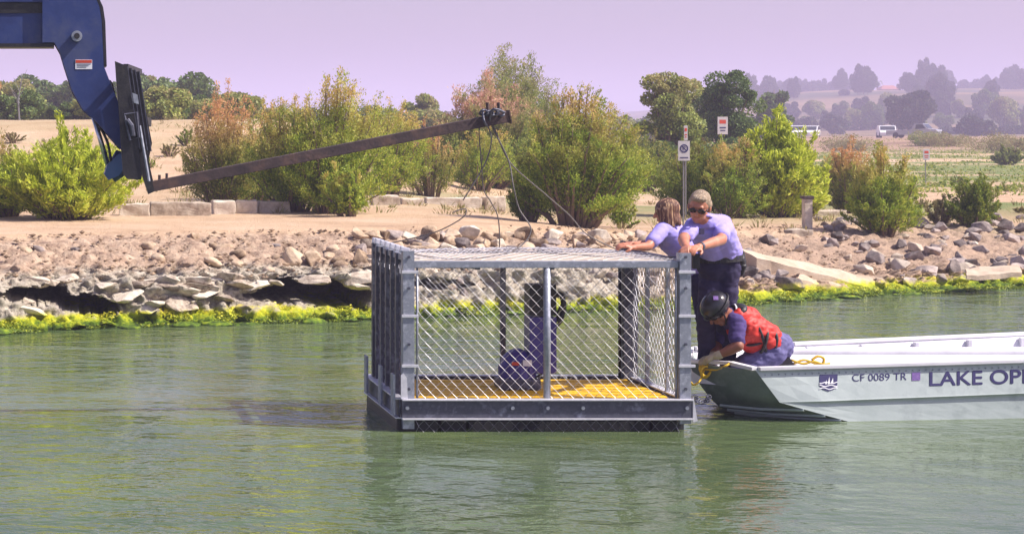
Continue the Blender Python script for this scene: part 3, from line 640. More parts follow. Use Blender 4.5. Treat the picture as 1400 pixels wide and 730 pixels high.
def tuft_field():
    g = np.random.default_rng(5); C = []; D = []
    for _ in range(420):
        px = g.uniform(0, 1420); yb = g.uniform(262, 306) if px < 1100 else g.uniform(232, 330); Y = (CH - .85) * F / (yb - CY); X = (px - CX) / F * Y
        if _ % 3 == 0: px = g.uniform(150, 720); Y = g.uniform(36, 60); X = (px - CX) / F * Y
        if Y < Yw(X) + 3.2: continue
        nn = 26; r = g.uniform(.08, .3); p = g.normal(size=(nn, 3)) * r * .5; p[:, 2] = np.abs(p[:, 2]) * .6; C.append(p + np.array([X, Y, zt_at(X, Y)])); D.append(p * [1, 1, 0] + np.array([0, 0, r]))
    me = leaves_mesh(np.concatenate(C), np.concatenate(D), .12, .018, g); me.materials.append(LM['dry']); o = bpy.data.objects.new('dry_weeds', me); link(o)
    tag(o, 'low tufts of dry weeds dotted over the dirt', 'weeds', kind='stuff')
tuft_field()
def tree_data(seed, H, RX, trunk=.3, clumps=26, nl=170, leaf=.35, shape='round'):
    g = np.random.default_rng(seed); C, D = [], []; mb = MB(); ch = H * (1 - trunk)
    mb.tube([(0, 0, -.3), (RX * .03, 0, H * trunk * .6), (0, 0, H * trunk + ch * .3), (RX * .05, 0, H * .9)], [H * .028, H * .022, H * .014, H * .004], 6)
    for i in range(clumps):
        th = g.uniform(0, 2 * math.pi); u = g.uniform(-1, 1); r = g.uniform(.45, 1) 
        e = np.array([math.cos(th) * math.sqrt(1 - u * u), math.sin(th) * math.sqrt(1 - u * u), u]) * r
        if shape == 'column': c = np.array([e[0] * RX * (1 - .5 * (u + 1) / 2), e[1] * RX, H * trunk + ch * (.5 + .5 * u * .95)])
        else: c = np.array([e[0] * RX * .82, e[1] * RX * .82, H * trunk + ch * (.5 + .42 * e[2])])
        cr = RX * g.uniform(.14, .40) if shape != 'column' else RX * .5
        q = g.normal(size=(nl, 3)); q /= np.linalg.norm(q, axis=1, keepdims=True); q *= (g.uniform(.3, 1, nl) ** .5)[:, None] * cr * np.array([1.15, 1.15, .8])
        C.append(c + q); D.append(g.normal(size=(nl, 3)))
        if i % 2 == 0:
            b0 = Vector((0, 0, H * (trunk + g.uniform(-.05, .25)))); cv = Vector(c); mb.tube([b0, b0.lerp(cv, .5) + Vector((0, 0, -.03 * H)), cv], [H * .012, H * .008, H * .003], 4)
    return leaves_mesh(np.concatenate(C), np.concatenate(D), leaf, leaf * .55, g), mb
def place_tree(px, x0, x1, yt, Y, seed, m, label, group=None, zb=None, **kw):
    X = (px - CX) / F * Y; z = zt_at(X, Y); s = Y / F; H = CH + (CY - yt) * s - z; RX = (x1 - x0) / 2 * s
    me, mb = tree_data(seed, H, RX, **kw); me.materials.append(LM[m]); t = thing('tree', label, 'tree', (X, Y, z), group)
    link(bpy.data.objects.new('crown', me), t); mb.v = [(v[0] + X, v[1] + Y, v[2] + z) for v in mb.v]; build('trunk', mb, 'bark', t, smooth=True)
    return t
place_tree(912, 866, 964, 84, 62, 40, 'olive', 'pale olive drooping tree behind the no parking sign', trunk=.12, clumps=42, nl=480, leaf=.10)
place_tree(995, 948, 1044, 80, 72, 41, 'dark', 'dark green round topped tree above the bright willow bush', trunk=.12, clumps=46, nl=520, leaf=.11)
place_tree(952, 915, 985, 100, 80, 42, 'olive', 'grey green tree standing between the pale and the dark tree', trunk=.12, clumps=28, nl=420, leaf=.12)
place_tree(1057, 1032, 1082, 114, 170, 43, 'dark', 'hazy dark tree just right of the round topped tree', trunk=.1, clumps=40, nl=200, leaf=.5)
place_tree(1243, 1213, 1280, 122, 330, 44, 'hazy', 'big dark spreading tree standing alone before the hazy hill', trunk=.12, clumps=60, nl=200, leaf=.9)
place_tree(1336, 1308, 1364, 162, 330, 45, 'hazy', 'wide low dark tree right of the big spreading one', trunk=.05, clumps=40, nl=180, leaf=.8)
place_tree(1141, 1122, 1162, 156, 400, 46, 'hazy', 'round hazy tree under the slim cypress', trunk=.05, clumps=34, nl=150, leaf=.9)
place_tree(1102, 1086, 1122, 158, 400, 47, 'hazy', 'hazy tree behind the two parked white cars', trunk=.05, clumps=30, nl=150, leaf=.9)
place_tree(1190, 1164, 1216, 150, 450, 48, 'hazy', 'broad hazy tree left of the big spreading one', trunk=.05, clumps=44, nl=150, leaf=1)
place_tree(1388, 1364, 1412, 176, 380, 49, 'hazy', 'low hazy tree at the right edge of the view', trunk=.05, clumps=34, nl=150, leaf=.9)
place_tree(1296, 1280, 1312, 178, 380, 55, 'hazy', 'low hazy scrub tree between the spreading tree and the wide low one', trunk=.05, clumps=26, nl=150, leaf=.9)
place_tree(1154, 1149, 1160, 126, 640, 50, 'hazy', 'slim hazy cypress on the hill slope', shape='column', trunk=.03, clumps=22, nl=120, leaf=1.2)
place_tree(1180, 1175, 1185, 114, 780, 51, 'hazy', 'slim cypress on the hill crest left of the red roofed house', shape='column', trunk=.03, clumps=22, nl=120, leaf=1.4)
place_tree(1288, 1270, 1306, 95, 800, 52, 'hazy', 'tallest hazy tree on the hill crest', trunk=.02, clumps=50, nl=150, leaf=1.5)
i = 0
for x0, x1, yt in ((1074, 1094, 108), (1090, 1122, 111), (1126, 1162, 106), (1236, 1266, 104), (1307, 1326, 106), (1327, 1352, 107), (1344, 1374, 104), (1374, 1412, 113), (1113, 1132, 124), (1160, 1172, 130), (1190, 1200, 126)):
    place_tree((x0 + x1) / 2, x0, x1, yt, 800 + i * 7, 60 + i, 'hazy', 'hazy grey tree along the crest of the far hill', 'hazy trees on the hill crest', trunk=.03, clumps=30, nl=120, leaf=1.5); i += 1
# left side and middle far trees
place_tree(30, 0, 62, 108, 95, 80, 'olive', 'olive tree at the left edge behind the dirt embankment', trunk=.1, clumps=34, nl=300, leaf=.16)
place_tree(215, 192, 245, 102, 120, 81, 'olive', 'grey green tree just right of the black carriage', trunk=.12, clumps=36, nl=340, leaf=.2)
place_tree(575, 540, 612, 120, 110, 82, 'olive', 'pale green tree behind the thin sparse tamarisk', trunk=.1, clumps=36, nl=340, leaf=.2)
place_tree(-30, -70, 5, 100, 90, 84, 'tam_red', 'rusty tree mostly outside the left edge of the view', trunk=.1, clumps=34, nl=300, leaf=.16)
# bare pale sapling at left
st = MB(); Xb, Yb = (27 - CX) / F * 60, 60; zb = zt_at(Xb, Yb)
st.tube([(Xb, Yb, zb - .1), (Xb - .05, Yb, zb + .6), (Xb + .08, Yb, zb + 1.3)], [.03, .022, .008], 5)
for k in range(7): st.tube([(Xb, Yb, zb + .4 + k * .11), (Xb + rr.uniform(-.3, .3), Yb + rr.uniform(-.2, .2), zb + .75 + k * .13)], [.01, .004], 4)
tag(build('bare_sapling', st, 'signpole'), 'bare pale sapling in front of the left tree line', 'tree')
# dark palm-like shrub
def dark_clump(px, x0, x1, yt, Y, seed, m, label): place_tree(px, x0, x1, yt, Y, seed, m, label, trunk=.05, clumps=24, nl=120, leaf=.28)
dark_clump(237, 218, 258, 142, 70, 86, 'dark', 'small dark shrub on the embankment right of the black carriage')
# tree line along the far edge of the plain : copies
protos = [place_tree(100, 70, 135, 122 + 3 * k, 190, 90 + k, ('dark', 'olive', 'hazy')[k], 'tree in the continuous line along the far side of the plain', 'trees along the far side of the plain', trunk=.05, clumps=34, nl=230, leaf=.34) for k in range(3)]
k = 0
for px in np.arange(-20, 1060, 12):
    Y = (105 + (k * 37) % 50) if px < 620 else 190 + (k * 37) % 70; k += 1
    c = copy_tree(protos[k % 2 if px < 1000 else 2]); X = (px + rr.uniform(-8, 8) - CX) / F * Y; c.location = (X, Y, zt_at(X, Y))
    s = rr.uniform(.7, 1.1) * (.8 * 1.0 if px < 620 else .85); c.scale = (s * 1.1, s, s); c.rotation_euler = (0, 0, rr.uniform(0, 6))
for px in np.arange(1060, 1430, 17):
    Y = 420 + (k * 53) % 110; k += 1; c = copy_tree(protos[k % 3]); X = (px + rr.uniform(-8, 8) - CX) / F * Y; c.location = (X, Y, zt_at(X, Y))
    s = rr.uniform(1.0, 2.0); c.scale = (s * rr.uniform(.6, .9), s*.7, s * rr.uniform(.8, 1.2)); c.rotation_euler = (0, 0, rr.uniform(0, 6)); c['label'] = 'hazy tree in the line at the foot of the far hill'; c['group'] = 'trees at the foot of the far hill'
rr = random.Random(91); GR = [(1050 + 25.5 * q_ + rr.uniform(-9, 9), rr.choice((560, 640, 720, 790, 835, 835))) for q_ in range(15)]
for j in range(130):
    gx, gy = GR[j % 15]; px = gx + rr.gauss(0, 20); Y = min(840, gy + rr.gauss(0, 22))
    if Y < 800 and (1192 < px < 1242 or 1294 < px < 1346 or 1098 < px < 1142): continue
    k += 1; c = copy_tree(protos[2]); X = (px - CX) / F * Y; c.location = (X, Y, zt_at(X, Y))
    s = rr.uniform(1.2, 3.0); c.scale = (s * rr.uniform(.35, .7), s * .7, s * rr.uniform(.8, 1.3)); c.rotation_euler = (0, 0, rr.uniform(0, 6)); c['label'] = 'small hazy tree dotted on the slope of the far hill'; c['group'] = 'trees dotted on the far hill'
for j in range(34):
    px = rr.choice((rr.uniform(480, 700), rr.uniform(690, 1060), rr.uniform(830, 1060))); Y = rr.uniform(52, 88); k += 1; c = copy_tree(protos[k % 2 + (0 if k % 3 else 1) * (1 if k % 2 == 0 else 0)]); X = (px - CX) / F * Y; c.location = (X, Y, zt_at(X, Y))
    s = rr.uniform(.28, .46); c.scale = (s, s, s * .9); c.rotation_euler = (0, 0, rr.uniform(0, 6)); c['label'] = 'low bushy tree in the band of growth behind the tamarisks'; c['group'] = 'low trees behind the tamarisks'
for j in range(46):
    px = -10 + j * 15.5 + rr.uniform(-7, 7); Y = rr.uniform(66, 92); c = copy_tree(protos[j % 2]); X = (px - CX) / F * Y; c.location = (X, Y, zt_at(X, Y) - .1)
    if 60 < px < 78 or px < 55 and j % 2: c.location.y += 20; c.location.x *= 1.25; c.location.z = zt_at(c.location.x, c.location.y)
    s = rr.uniform(.22, .44); c.scale = (s * 1.2, s, s); c.rotation_euler = (0, 0, rr.uniform(0, 6)); c['label'] = 'green bushy tree at the back edge of the dirt embankment'; c['group'] = 'bushy trees at the back edge of the embankment'
# dry brush strip at right
for j, (px, Y, w_) in enumerate([(1160, 150, 2.6), (1262, 160, 2.0), (1290, 158, 2.4), (1350, 150, 3.0), (1384, 140, 2.2)]):
    X = (px - CX) / F * Y; me, mb = tree_data(200 + j, 1.0, w_, trunk=.0, clumps=22, nl=160, leaf=.13); me.materials.append(LM['dry' if j != 1 else 'tam_dark'])
    o = bpy.data.objects.new('brush_clump', me); link(o); o.location = (X, Y, zt_at(X, Y)); tag(o, 'low dry brush clump along the far field edge', 'shrub', 'brush clumps along the far field edge')
# ------------------------------------------------------------------ far houses, cars, signs, post
def house(px, x0, x1, yt, yb, Y, wall, label, gable=True):
    s = Y / F; X0, X1 = (x0 - CX) * s, (x1 - CX) * s; X = (X0 + X1) / 2; z0 = CH + (CY - yb) * s; z1 = CH + (CY - yt) * s; h = z1 - z0; D = (X1 - X0) * .7
    t = thing('house', label, 'house', (X, Y, z0)); build('wall', MB().span((X0, Y, z0 - 6), (X1, Y + D, z0 + h * .62)), wall, t)
    r = MB(); e = .7; xa, xb, ya, yb_ = X0 - e, X1 + e, Y - e, Y + D + e; zr = z0 + h * .62; rf = build('roof', r.add([(xa, ya, zr), (xb, ya, zr), (xb, yb_, zr), (xa, yb_, zr), (xa + 2, (ya + yb_) / 2, z1), (xb - 2, (ya + yb_) / 2, z1)], [(0, 1, 5, 4), (1, 2, 5), (2, 3, 4, 5), (3, 0, 4), (0, 3, 2, 1)]), 'roof_r', t)
    for k in range(3):
        xc = X0 + (X1 - X0) * (k + .5) / 3; f = build('window', MB().span((xc - .8, Y - .08, z0 + h * .22), (xc + .8, Y - .01, z0 + h * .45)), 'white', t)
        build('pane', MB().span((xc - .65, Y - .12, z0 + h * .25), (xc + .65, Y - .085, z0 + h * .42)), 'glass', f)
    return t
house(0, 1206, 1229, 117, 131, 790, 'wall_t', 'terracotta house with flat red roof on the hill crest')
house(0, 1308, 1333, 127, 142, 720, 'wall_w', 'pale house with white gable wall lower on the hill')
house(0, 1107, 1117, 138, 146, 730, 'wall_w', 'small white house on the left end of the hill slope')
house(0, 1124, 1134, 136, 145, 735, 'wall_w', 'second small pale house right of the small white one')
def palm(px, yt, Y, label):
    X = (px - CX) / F * Y; z = zt_at(X, Y); zt = CH + (CY - yt) * Y / F; t = thing('palm_tree', label, 'palm tree', (X, Y, z)); build('trunk', MB().tube([(X, Y, z - 1), (X, Y, zt)], [.35, .25], 6), 'bark', t)
    mb = MB()
    for k in range(16):
        a = k * .393; c = Vector((math.cos(a), math.sin(a), 0)); p = Vector((X, Y, zt)); up = .9 if k % 2 else -.1
        a1, a2 = p + c * 1.6 + Vector((0, 0, up)), p + c * 2.6 + Vector((0, 0, up - 1.2)); sd = Vector((-c.y, c.x, 0)) * .35
        mb.add([p, a1 - sd, a1 + sd, a2], [(0, 1, 2), (1, 3, 2)])
    build('fronds', mb, LM['dark'], t)
palm(1170, 114, 790, 'hazy palm on the hill crest right of the tree pair'); palm(1200, 114, 800, 'hazy palm just left of the terracotta house')
def car(px, Y, label, m='carw', L_=4.5, rz=0.0, kind='car'):
    X = (px - CX) / F * Y; z = zt_at(X, Y); t = thing('parked_car' if kind == 'car' else 'pickup_truck', label, 'car' if kind == 'car' else 'truck', (X, Y, z)); h = .9
    prof = [(-.5, .25), (-.5, .62), (-.42, .82), (-.28, .88), (-.16, 1.38), (.20, 1.42), (.36, .95), (.48, .85), (.5, .3)] if kind == 'car' else [(-.5, .35), (-.5, .85), (-.02, .9), (0, .95), (.06, 1.6), (.22, 1.62), (.31, 1.05), (.48, .95), (.5, .4)]
    build('body', MB().prism([(X + a * L_, z + b) for a, b in prof], Y - h, Y + h), m, t)
    wx = [(-.25, .92), (-.145, 1.32), (.03, 1.34), (.03, .94)], [(.05, .94), (.05, 1.34), (.19, 1.35), (.31, .97)]
    if kind != 'car': wx = ([(.075, 1.0), (.09, 1.52), (.21, 1.53), (.275, 1.08)],)
    for q in wx:
        build('window', MB().prism([(X + a * L_, z + b) for a, b in q], Y - h - .02, Y - h + .02), 'glass', t)
    for (a0, b0), (a1, b1) in ((((.205, 1.36), (.35, .99)), ((-.165, 1.32), (-.272, .94))) if kind == 'car' else (((.225, 1.55), (.305, 1.1)), ((.055, 1.5), (.005, 1.02)))):
        sg = .03 if a0 > .1 else -.03; q4 = [(X + a0 * L_, z + b0), (X + a1 * L_, z + b1), (X + a1 * L_ + sg, z + b1 + .02), (X + a0 * L_ + sg, z + b0 + .02)]
        build('windscreen', MB().prism(q4, Y - h + .12, Y + h - .12), 'glass', t)
    for sy in (-.6, .6): build('headlight', MB().box((X + .497 * L_, Y + sy, z + .66), (.06, .3, .14)), 'glass', t)
    for sx in (-.31, .32):
        for sy in (-1, 1):
            w_ = build('wheel', MB().tube([(X + sx * L_, Y + sy * (h - .12) - .1, z + .32), (X + sx * L_, Y + sy * (h - .12) + .14 * sy * 1.0 + (.0), z + .32)], .33, 14), 'tyre', t)
    t.rotation_euler = (0, 0, rz)
    return t
car(1089, 230, 'white parked car left of the pair beyond the willow bush', L_=4.2, rz=1.25); car(1108, 236, 'white parked car right of the pair beyond the willow bush', L_=4.4, rz=1.1)
car(1250, 225, 'silver pickup truck parked before the big spreading tree', 'carg', 5.6, -.75, 'truck')
car(1212, 230, 'small white car half hidden right of the airy willow shrub', L_=4.0, rz=1.3)
car(340, 170, 'left white car glimpsed between the tamarisks on the embankment', L_=4.2, rz=1.2); car(357, 176, 'right white car glimpsed between the tamarisks on the embankment', L_=4.2, rz=1.3)
car(926, 235, 'white car glimpsed left of the no parking sign', rz=1.2)
def text_mb(s, size, fn):
    cu = bpy.data.curves.new('t', 'FONT'); cu.body = s; cu.size = size; cu.offset = .0; cu.extrude = 0; o = bpy.data.objects.new('t', cu); COL.objects.link(o)
    dg = bpy.context.evaluated_depsgraph_get(); me = bpy.data.meshes.new_from_object(o.evaluated_get(dg)); mb = MB(); mb.v = [tuple(fn(v.co.x, v.co.y)) for v in me.vertices]; mb.f = [tuple(p.vertices) for p in me.polygons]
    COL.objects.unlink(o); bpy.data.objects.remove(o); return mb
def sign(px, x0, x1, y0, y1, ybase, Y, label, style):
    s = Y / F; X = (px - CX) * s; zt = zt_at(X, Y); zz = lambda y: CH + (CY - y) * s; t = thing('road_sign', label, 'sign', (X, Y, zt))
    build('post', MB().tube([(X, Y + .03, zt - .1), (X, Y + .03, zz(y0))], .014, 8), 'signpole', t)
    p = build('sign_plate', MB().box(((x0 + x1) / 2 * s - CX * s, Y, (zz(y0) + zz(y1)) / 2), ((x1 - x0) * s, .012, (y1 - y0) * s), None, .003), 'signw', t)
    xc = ((x0 + x1) / 2 - CX) * s; wd = (x1 - x0) * s; ht = (y1 - y0) * s; y_ = Y - .009
    if style == 'nopark':
        zc = zz(y0 + (y1 - y0) * .38); r = wd * .36
        ring = MB(); n = 28; ring.add([(xc + math.cos(a * 2 * math.pi / n) * q, y_ - .001, zc + math.sin(a * 2 * math.pi / n) * q) for q in (r * .72, r) for a in range(n)], [(a, (a + 1) % n, n + (a + 1) % n, n + a) for a in range(n)])
        ring.beam((xc - r * .6, y_ - .0015, zc + r * .6), (xc + r * .6, y_ - .0015, zc - r * .6), .001, r * .24)
        build('prohibition_ring', ring, 'navy_print', t)
        tb = text_mb('P', r * 1.5, lambda a, b: (xc - r * .42 + a, y_, zc - r * .52 + b)); build('letter', tb, 'navy_print', t)
        build('lower_band', MB().box((xc, y_, zz(y1) + ht * .16), (wd * .7, .001, ht * .05)), 'navy_print', t)
    else:
        build('red_panel', MB().box((xc, y_, zz(y0) - ht * .28), (wd * .62, .001, ht * .22)), 'red_print', t)
        build('lettering_bar', MB().box((xc, y_, zz(y0) - ht * .62), (wd * .62, .001, ht * .08)), 'navy_print' if style == 'a' else 'red_print', t)
        build('lettering_bar', MB().box((xc, y_, zz(y0) - ht * .78), (wd * .5, .001, ht * .06)), 'navy_print' if style == 'a' else 'red_print', t)
sign(935, 927, 943, 193, 220, 262, 33.5, 'grey post with white no parking sign above the standing people', 'nopark')
sign(938, 935, 940, 172, 192, 240, 38, 'narrow white marker sign seen above the no parking sign', 'plain')
sign(988, 981, 995, 160, 184, 240, 60, 'white and red notice sign above the dark tamarisk', 'a')
sign(1266, 1262, 1271, 204, 219, 250, 62, 'small white and red sign standing in the field at the right', 'b')
X, Y = (1108 - CX) / F * 34.8, 34.8; z = zt_at(X, Y)
t = thing('concrete_post', 'short square concrete post with a rusty cap standing on a flat block', 'post', (X, Y, z)); build('shaft', MB().box((X, Y + .15, z + .25), (.14, .14, .55), None, .012), 'concrete', t); build('cap', MB().box((X, Y + .15, z + .55), (.18, .18, .055), None, .01), 'rust', t)
# ------------------------------------------------------------------ floating cage
Y0, Y1 = 16.0, 17.53
def X0(px): return (px - CX) / F * Y0
def Z0(py, Y=Y0): return CH - (py - CY) / F * Y
XL, XR = X0(551), X0(945); ZT = Z0(343); ZB = Z0(545); ZB2 = Z0(573); ZF = ZB - .02
cage = thing('floating_cage', 'floating galvanised chain link cage with yellow floor boards and plywood top', 'cage', ((XL + XR) / 2, (Y0 + Y1) / 2, 0))
pw = .092
def post(x, y, w_, zb, zt, m='galv', clips=True):
    h = w_ / 2; mb = MB()
    # steel angle: two flanges
    mb.span((x - h, y - h, zb), (x + h, y - h + .008, zt), .002); mb.span((x - h, y - h + .0085, zb), (x - h + .008, y + h, zt), .002)
    o = build('corner_post', mb, m, cage)
    if clips:
        for z in (Z0(372), Z0(432), Z0(500)):
            c = MB(); c.span((x - h - .012, y - h - .014, z - .012), (x + h + .03, y - h - .004, z + .012), .003); build('clamp', c, 'galv_bright', o)
        for z in (ZT - .05, ZT - .3, ZT - .75, ZB + .08):
            c = MB().tube([(x, y - h - .004, z), (x, y - h - .016, z)], .012, 8); build('bolt', c, 'galv_dark', o)
    return o
post(XL + pw / 2, Y0 + pw / 2, pw, .02, ZT); post(XR - pw / 2, Y0 + pw / 2, pw, .06, Z0(346))
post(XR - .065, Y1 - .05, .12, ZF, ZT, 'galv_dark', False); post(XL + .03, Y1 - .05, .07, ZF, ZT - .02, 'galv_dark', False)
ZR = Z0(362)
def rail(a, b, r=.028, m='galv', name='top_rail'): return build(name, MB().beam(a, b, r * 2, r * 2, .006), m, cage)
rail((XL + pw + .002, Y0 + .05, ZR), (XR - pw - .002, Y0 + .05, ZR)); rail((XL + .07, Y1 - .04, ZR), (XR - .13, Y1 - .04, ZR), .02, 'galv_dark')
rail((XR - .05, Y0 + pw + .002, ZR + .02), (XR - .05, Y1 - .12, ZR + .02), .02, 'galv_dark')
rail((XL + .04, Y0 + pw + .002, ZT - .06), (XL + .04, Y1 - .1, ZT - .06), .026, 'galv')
# thin frame pipes and mid posts
def pipe(a, b, r, m='galv', name='pipe'): return build(name, MB().tube([a, b], r, 10), m, cage, smooth=True)
pipe((X0(572), Y0 + .05, ZB), (X0(572), Y0 + .05, ZR - .03), .010); pipe((X0(927), Y0 + .05, ZB), (X0(927), Y0 + .05, ZR - .03), .010)
pipe((X0(750), Y0 + .05, ZB), (X0(750), Y0 + .05, ZR - .03), .029, name='middle_post')
xm = (686 - CX) / F * Y1; build('middle_post', MB().span((xm - .022, Y1 - .06, ZF), (xm + .022, Y1 - .02, ZR - .03)), 'galv_dark', cage)
xm = (845 - CX) / F * Y1; pipe((xm, Y1 - .05, ZF), (xm, Y1 - .05, ZR), .013, 'blackpaint')
# left side uprights
for k, yy in enumerate((.32, .56, .80, 1.05, 1.30)):
    build('side_upright', MB().span((XL + .0, Y0 + yy, ZB2 + .02), (XL + .05, Y0 + yy + .055, ZT - .04 + .01 * (k % 2))), 'galv_dark', cage)  # darker steel tone puts the left side's shade into the colour
for k, yy in enumerate((.45, 1.0)): build('side_upright', MB().span((XR - .06, Y0 + yy, ZB), (XR - .03, Y0 + yy + .03, ZR)), 'galv', cage)
for yy in (.10, .34, .58, .82, 1.06, 1.32, 1.46):
    build('post_cap', MB().box((XL + .03, Y0 + yy, ZT + .0), (.075, .05, .05), Matrix.Rotation(.2, 3, 'Y'), .01), 'galv_bright', cage)
# base channel beams
def channel(x0, x1, y0, y1, name='base_beam'):
    web = MB()
    if x1 - x0 > y1 - y0: web.span((x0, y0 + .03, ZB2 + .012), (x1, y0 + .042, ZB - .012), .002)
    else:
        xx = x0 + .03 if x0 < 4 else x1 - .042; web.span((xx, y0, ZB2 + .012), (xx + .012, y1, ZB - .012), .002)
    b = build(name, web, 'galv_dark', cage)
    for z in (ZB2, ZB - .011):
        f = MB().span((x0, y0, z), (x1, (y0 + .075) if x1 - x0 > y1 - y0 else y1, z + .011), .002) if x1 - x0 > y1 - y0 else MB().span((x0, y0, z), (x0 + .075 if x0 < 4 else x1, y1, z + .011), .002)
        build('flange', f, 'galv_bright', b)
    return b
fb = channel(XL - .012, XR + .006, Y0 - .045, Y0 + .03)
for px in (556, 700, 748, 796, 938):
    x = X0(px); build('bolt', MB().tube([(x, Y0 - .016, Z0(557)), (x, Y0 - .032, Z0(557))], .016, 6), 'galv', fb)
channel(XL - .055, XL + .02, Y0 + .035, Y1 + .1); channel(XR - .07, XR + .005, Y0 + .035, Y1)
channel(XL, XR, Y1 + .01, Y1 + .09)
for yy in (.02, .62, 1.35):
    build('gusset_plate', MB().span((XL - .075, Y0 + yy, ZB2 + .03), (XL - .058, Y0 + yy + .13, ZB + .19), .003), 'galv', cage)
build('gusset_plate', MB().prism([(XL - .02, ZB + .002), (XL + .035, ZB + .002), (XL + .028, ZB + .17), (XL + .0, ZB + .21), (XL - .02, ZB + .19)], Y0 - .02, Y0 - .008), 'galv_bright', cage)
build('gusset_plate', MB().prism([(XR + .045, ZB2 - .01), (XR + .012, ZB + .02), (XR + .007, ZB2 - .02)], Y0 - .02, Y0 - .006), 'galv_bright', cage)
# floats
build('float', MB().span((XL - .04, Y0 + .06, -.25), (XL + .30, Y1 + .05, ZB2 - .004), .03), 'black', cage); build('float', MB().span((XL + .55, Y0 + .10, -.25), (XR - .3, Y0 + .5, ZB2 - .01), .03), 'black', cage)
build('float', MB().span((XR - .28, Y0 + .10, -.25), (XR - .02, Y1, ZB2 - .012), .03), 'black', cage)
build('float', MB().span((XL + .32, Y0 + .08, -.25), (XL + .53, Y0 + .5, ZB2 - .008), .03), 'black', cage)
# floor boards
nb = 8; dy = (Y1 - Y0 - .13) / nb
for k in range(nb):
    ya = Y0 + .06 + k * dy; build('floor_board', MB().span((XL + .11, ya, ZF - .03 + .002 * (k % 3)), (XR - .11, ya + dy - .055, ZF + .002 * (k % 3)), .004), 'yellow', cage)
for x in (XL + .3, (XL + XR) / 2, XR - .3): build('joist', MB().span((x, Y0 + .05, ZF - .10), (x + .06, Y1, ZF - .034)), 'galv_dark', cage)
# plywood roof
build('roof_board', MB().span((XL + .12, Y0 + .085, ZR + .0), (X0(925), 17.3, ZR + .018), .003), 'ply', cage)
for x in (XL + .6, XL + 1.2, XL + 1.8): build('roof_joist', MB().span((x, Y0 + .085, ZR - .045), (x + .04, Y1 - .065, ZR - .003)), 'galv_dark', cage)
# chain link
def chain(o, u, W_, v, H_, nrm, cw=.0425, chh=.088, r=.0028, sag=0, m='wire', shear=0.0):
    o, u, v, nrm = Vector(o), Vector(u).normalized(), Vector(v).normalized(), Vector(nrm).normalized(); mb = MB(); nw = int(W_ / cw); nh = int(H_ / (chh / 2)); cw = W_ / nw; hh = H_ / nh
    for i in range(nw + 1):
        pts = []
        for j in range(nh + 1):
            a = i * cw + (((i + j) % 2) - .5) * cw * 1.04; b = j * hh
            a = min(max(a, 0), W_); q = nrm * ((.004 if ((i + j) % 2) else -.004))
            f = sag * (math.sin(math.pi * a / W_) * math.sin(math.pi * b / H_))
            wob = .012 * noise.noise(Vector((a * 3, b * 3, o.x)))
            pts.append(o + u * (a + shear * noise.noise(Vector((a, b * 2, 1)))) + v * b + q + nrm * (f + wob * (1 if sag or True else 0)))
        mb.tube(pts, r, 4, False)
    return build('chain_link_panel', mb, m, cage, recalc=False)
chain((X0(572), Y0 + .045, ZB), (1, 0, 0), X0(927) - X0(572), (0, 0, 1), ZR - ZB, (0, -1, 0), r=.0021)
chain((XL + .09, Y1 - .04, ZF), (1, 0, 0), XR - XL - .2, (0, 0, 1), ZR - ZF, (0, -1, 0), r=.0020, m='wire_dark')
chain((XR - .045, Y0 + .1, ZB), (0, 1, 0), Y1 - Y0 - .2, (0, 0, 1), ZR - ZB, (1, 0, 0), r=.0026, shear=.012)
chain((XL + .028, Y0 + .1, ZB), (0, 1, 0), Y1 - Y0 - .2, (0, 0, 1), ZR - ZB, (1, 0, 0), r=.0022, m='wire_dark')
chain((XL + .05, Y0 + .05, ZR + .035), (1, 0, 0), XR - XL - .1, (0, 1, 0), Y1 - Y0 - .08, (0, 0, 1), cw=.06, chh=.12, r=.0017, sag=.05)
chain((XL + .1, Y0 - .012, -.10), (1, 0, 0), XR - XL - .2, (0, 0, 1), ZB2 + .095, (0, -1, 0), r=.0024, m='wire_dark')
# pump unit inside
P = lambda px, py, Y=16.75: W(px, py, Y)
px_, Yp = 0, 16.8; zf = ZF + .006; b0 = P(707, 520, Yp)
unit = thing('pump_unit', 'navy and black machine with an upright black column standing on the cage floor', 'machine', (b0.x, Yp, zf))
c = P(707, 500, Yp); build('base_plate', MB().box((c.x, Yp, zf + .045), (.33, .30, .085), None, .012), 'galv_dark', unit)
for sx in (-1, 1):
    for sy in (-1, 1): build('foot', MB().box((c.x + sx * .12, Yp + sy * .11, zf + .0), (.06, .06, .012)), 'black', unit)
lathe = MB(); zc = zf + .09; lathe.tube([(c.x, Yp, zc), (c.x, Yp, zc + .10), (c.x, Yp, zc + .17), (c.x, Yp, zc + .215), (c.x, Yp, zc + .24)], [.15, .145, .125, .08, .03], 24); build('motor_housing', lathe, 'navy_motor', unit, smooth=False)
for k in range(10):
    a = k * math.pi / 5 + .2; build('cooling_fin', MB().box((c.x + math.cos(a) * .148, Yp + math.sin(a) * .148, zc + .055), (.02, .012, .09), Matrix.Rotation(a, 3, 'Z')), 'navy_motor', unit)
build('decal', MB().box((c.x + .05, Yp - .152, zc + .135), (.075, .004, .05)), 'white_print', unit); build('decal', MB().box((c.x - .05, Yp - .150, zc + .13), (.06, .004, .03)), 'red_print', unit)
ca, cb = P(720, 388, Yp), P(757, 500, Yp); build('upright_column', MB().span((ca.x, Yp - .1, zf + .13), (cb.x, Yp + .1, P(0, 432, Yp).z), .012), 'navy_motor', unit)
build('column_head', MB().span((ca.x + .001, Yp - .098, P(0, 430, Yp).z), (cb.x - .001, Yp + .098, ca.z), .012), 'black', unit)
build('bracket', MB().beam((c.x + .05, Yp, zc + .13), (ca.x + .02, Yp, zf + .22), .16, .12, .01), 'navy_motor', unit)
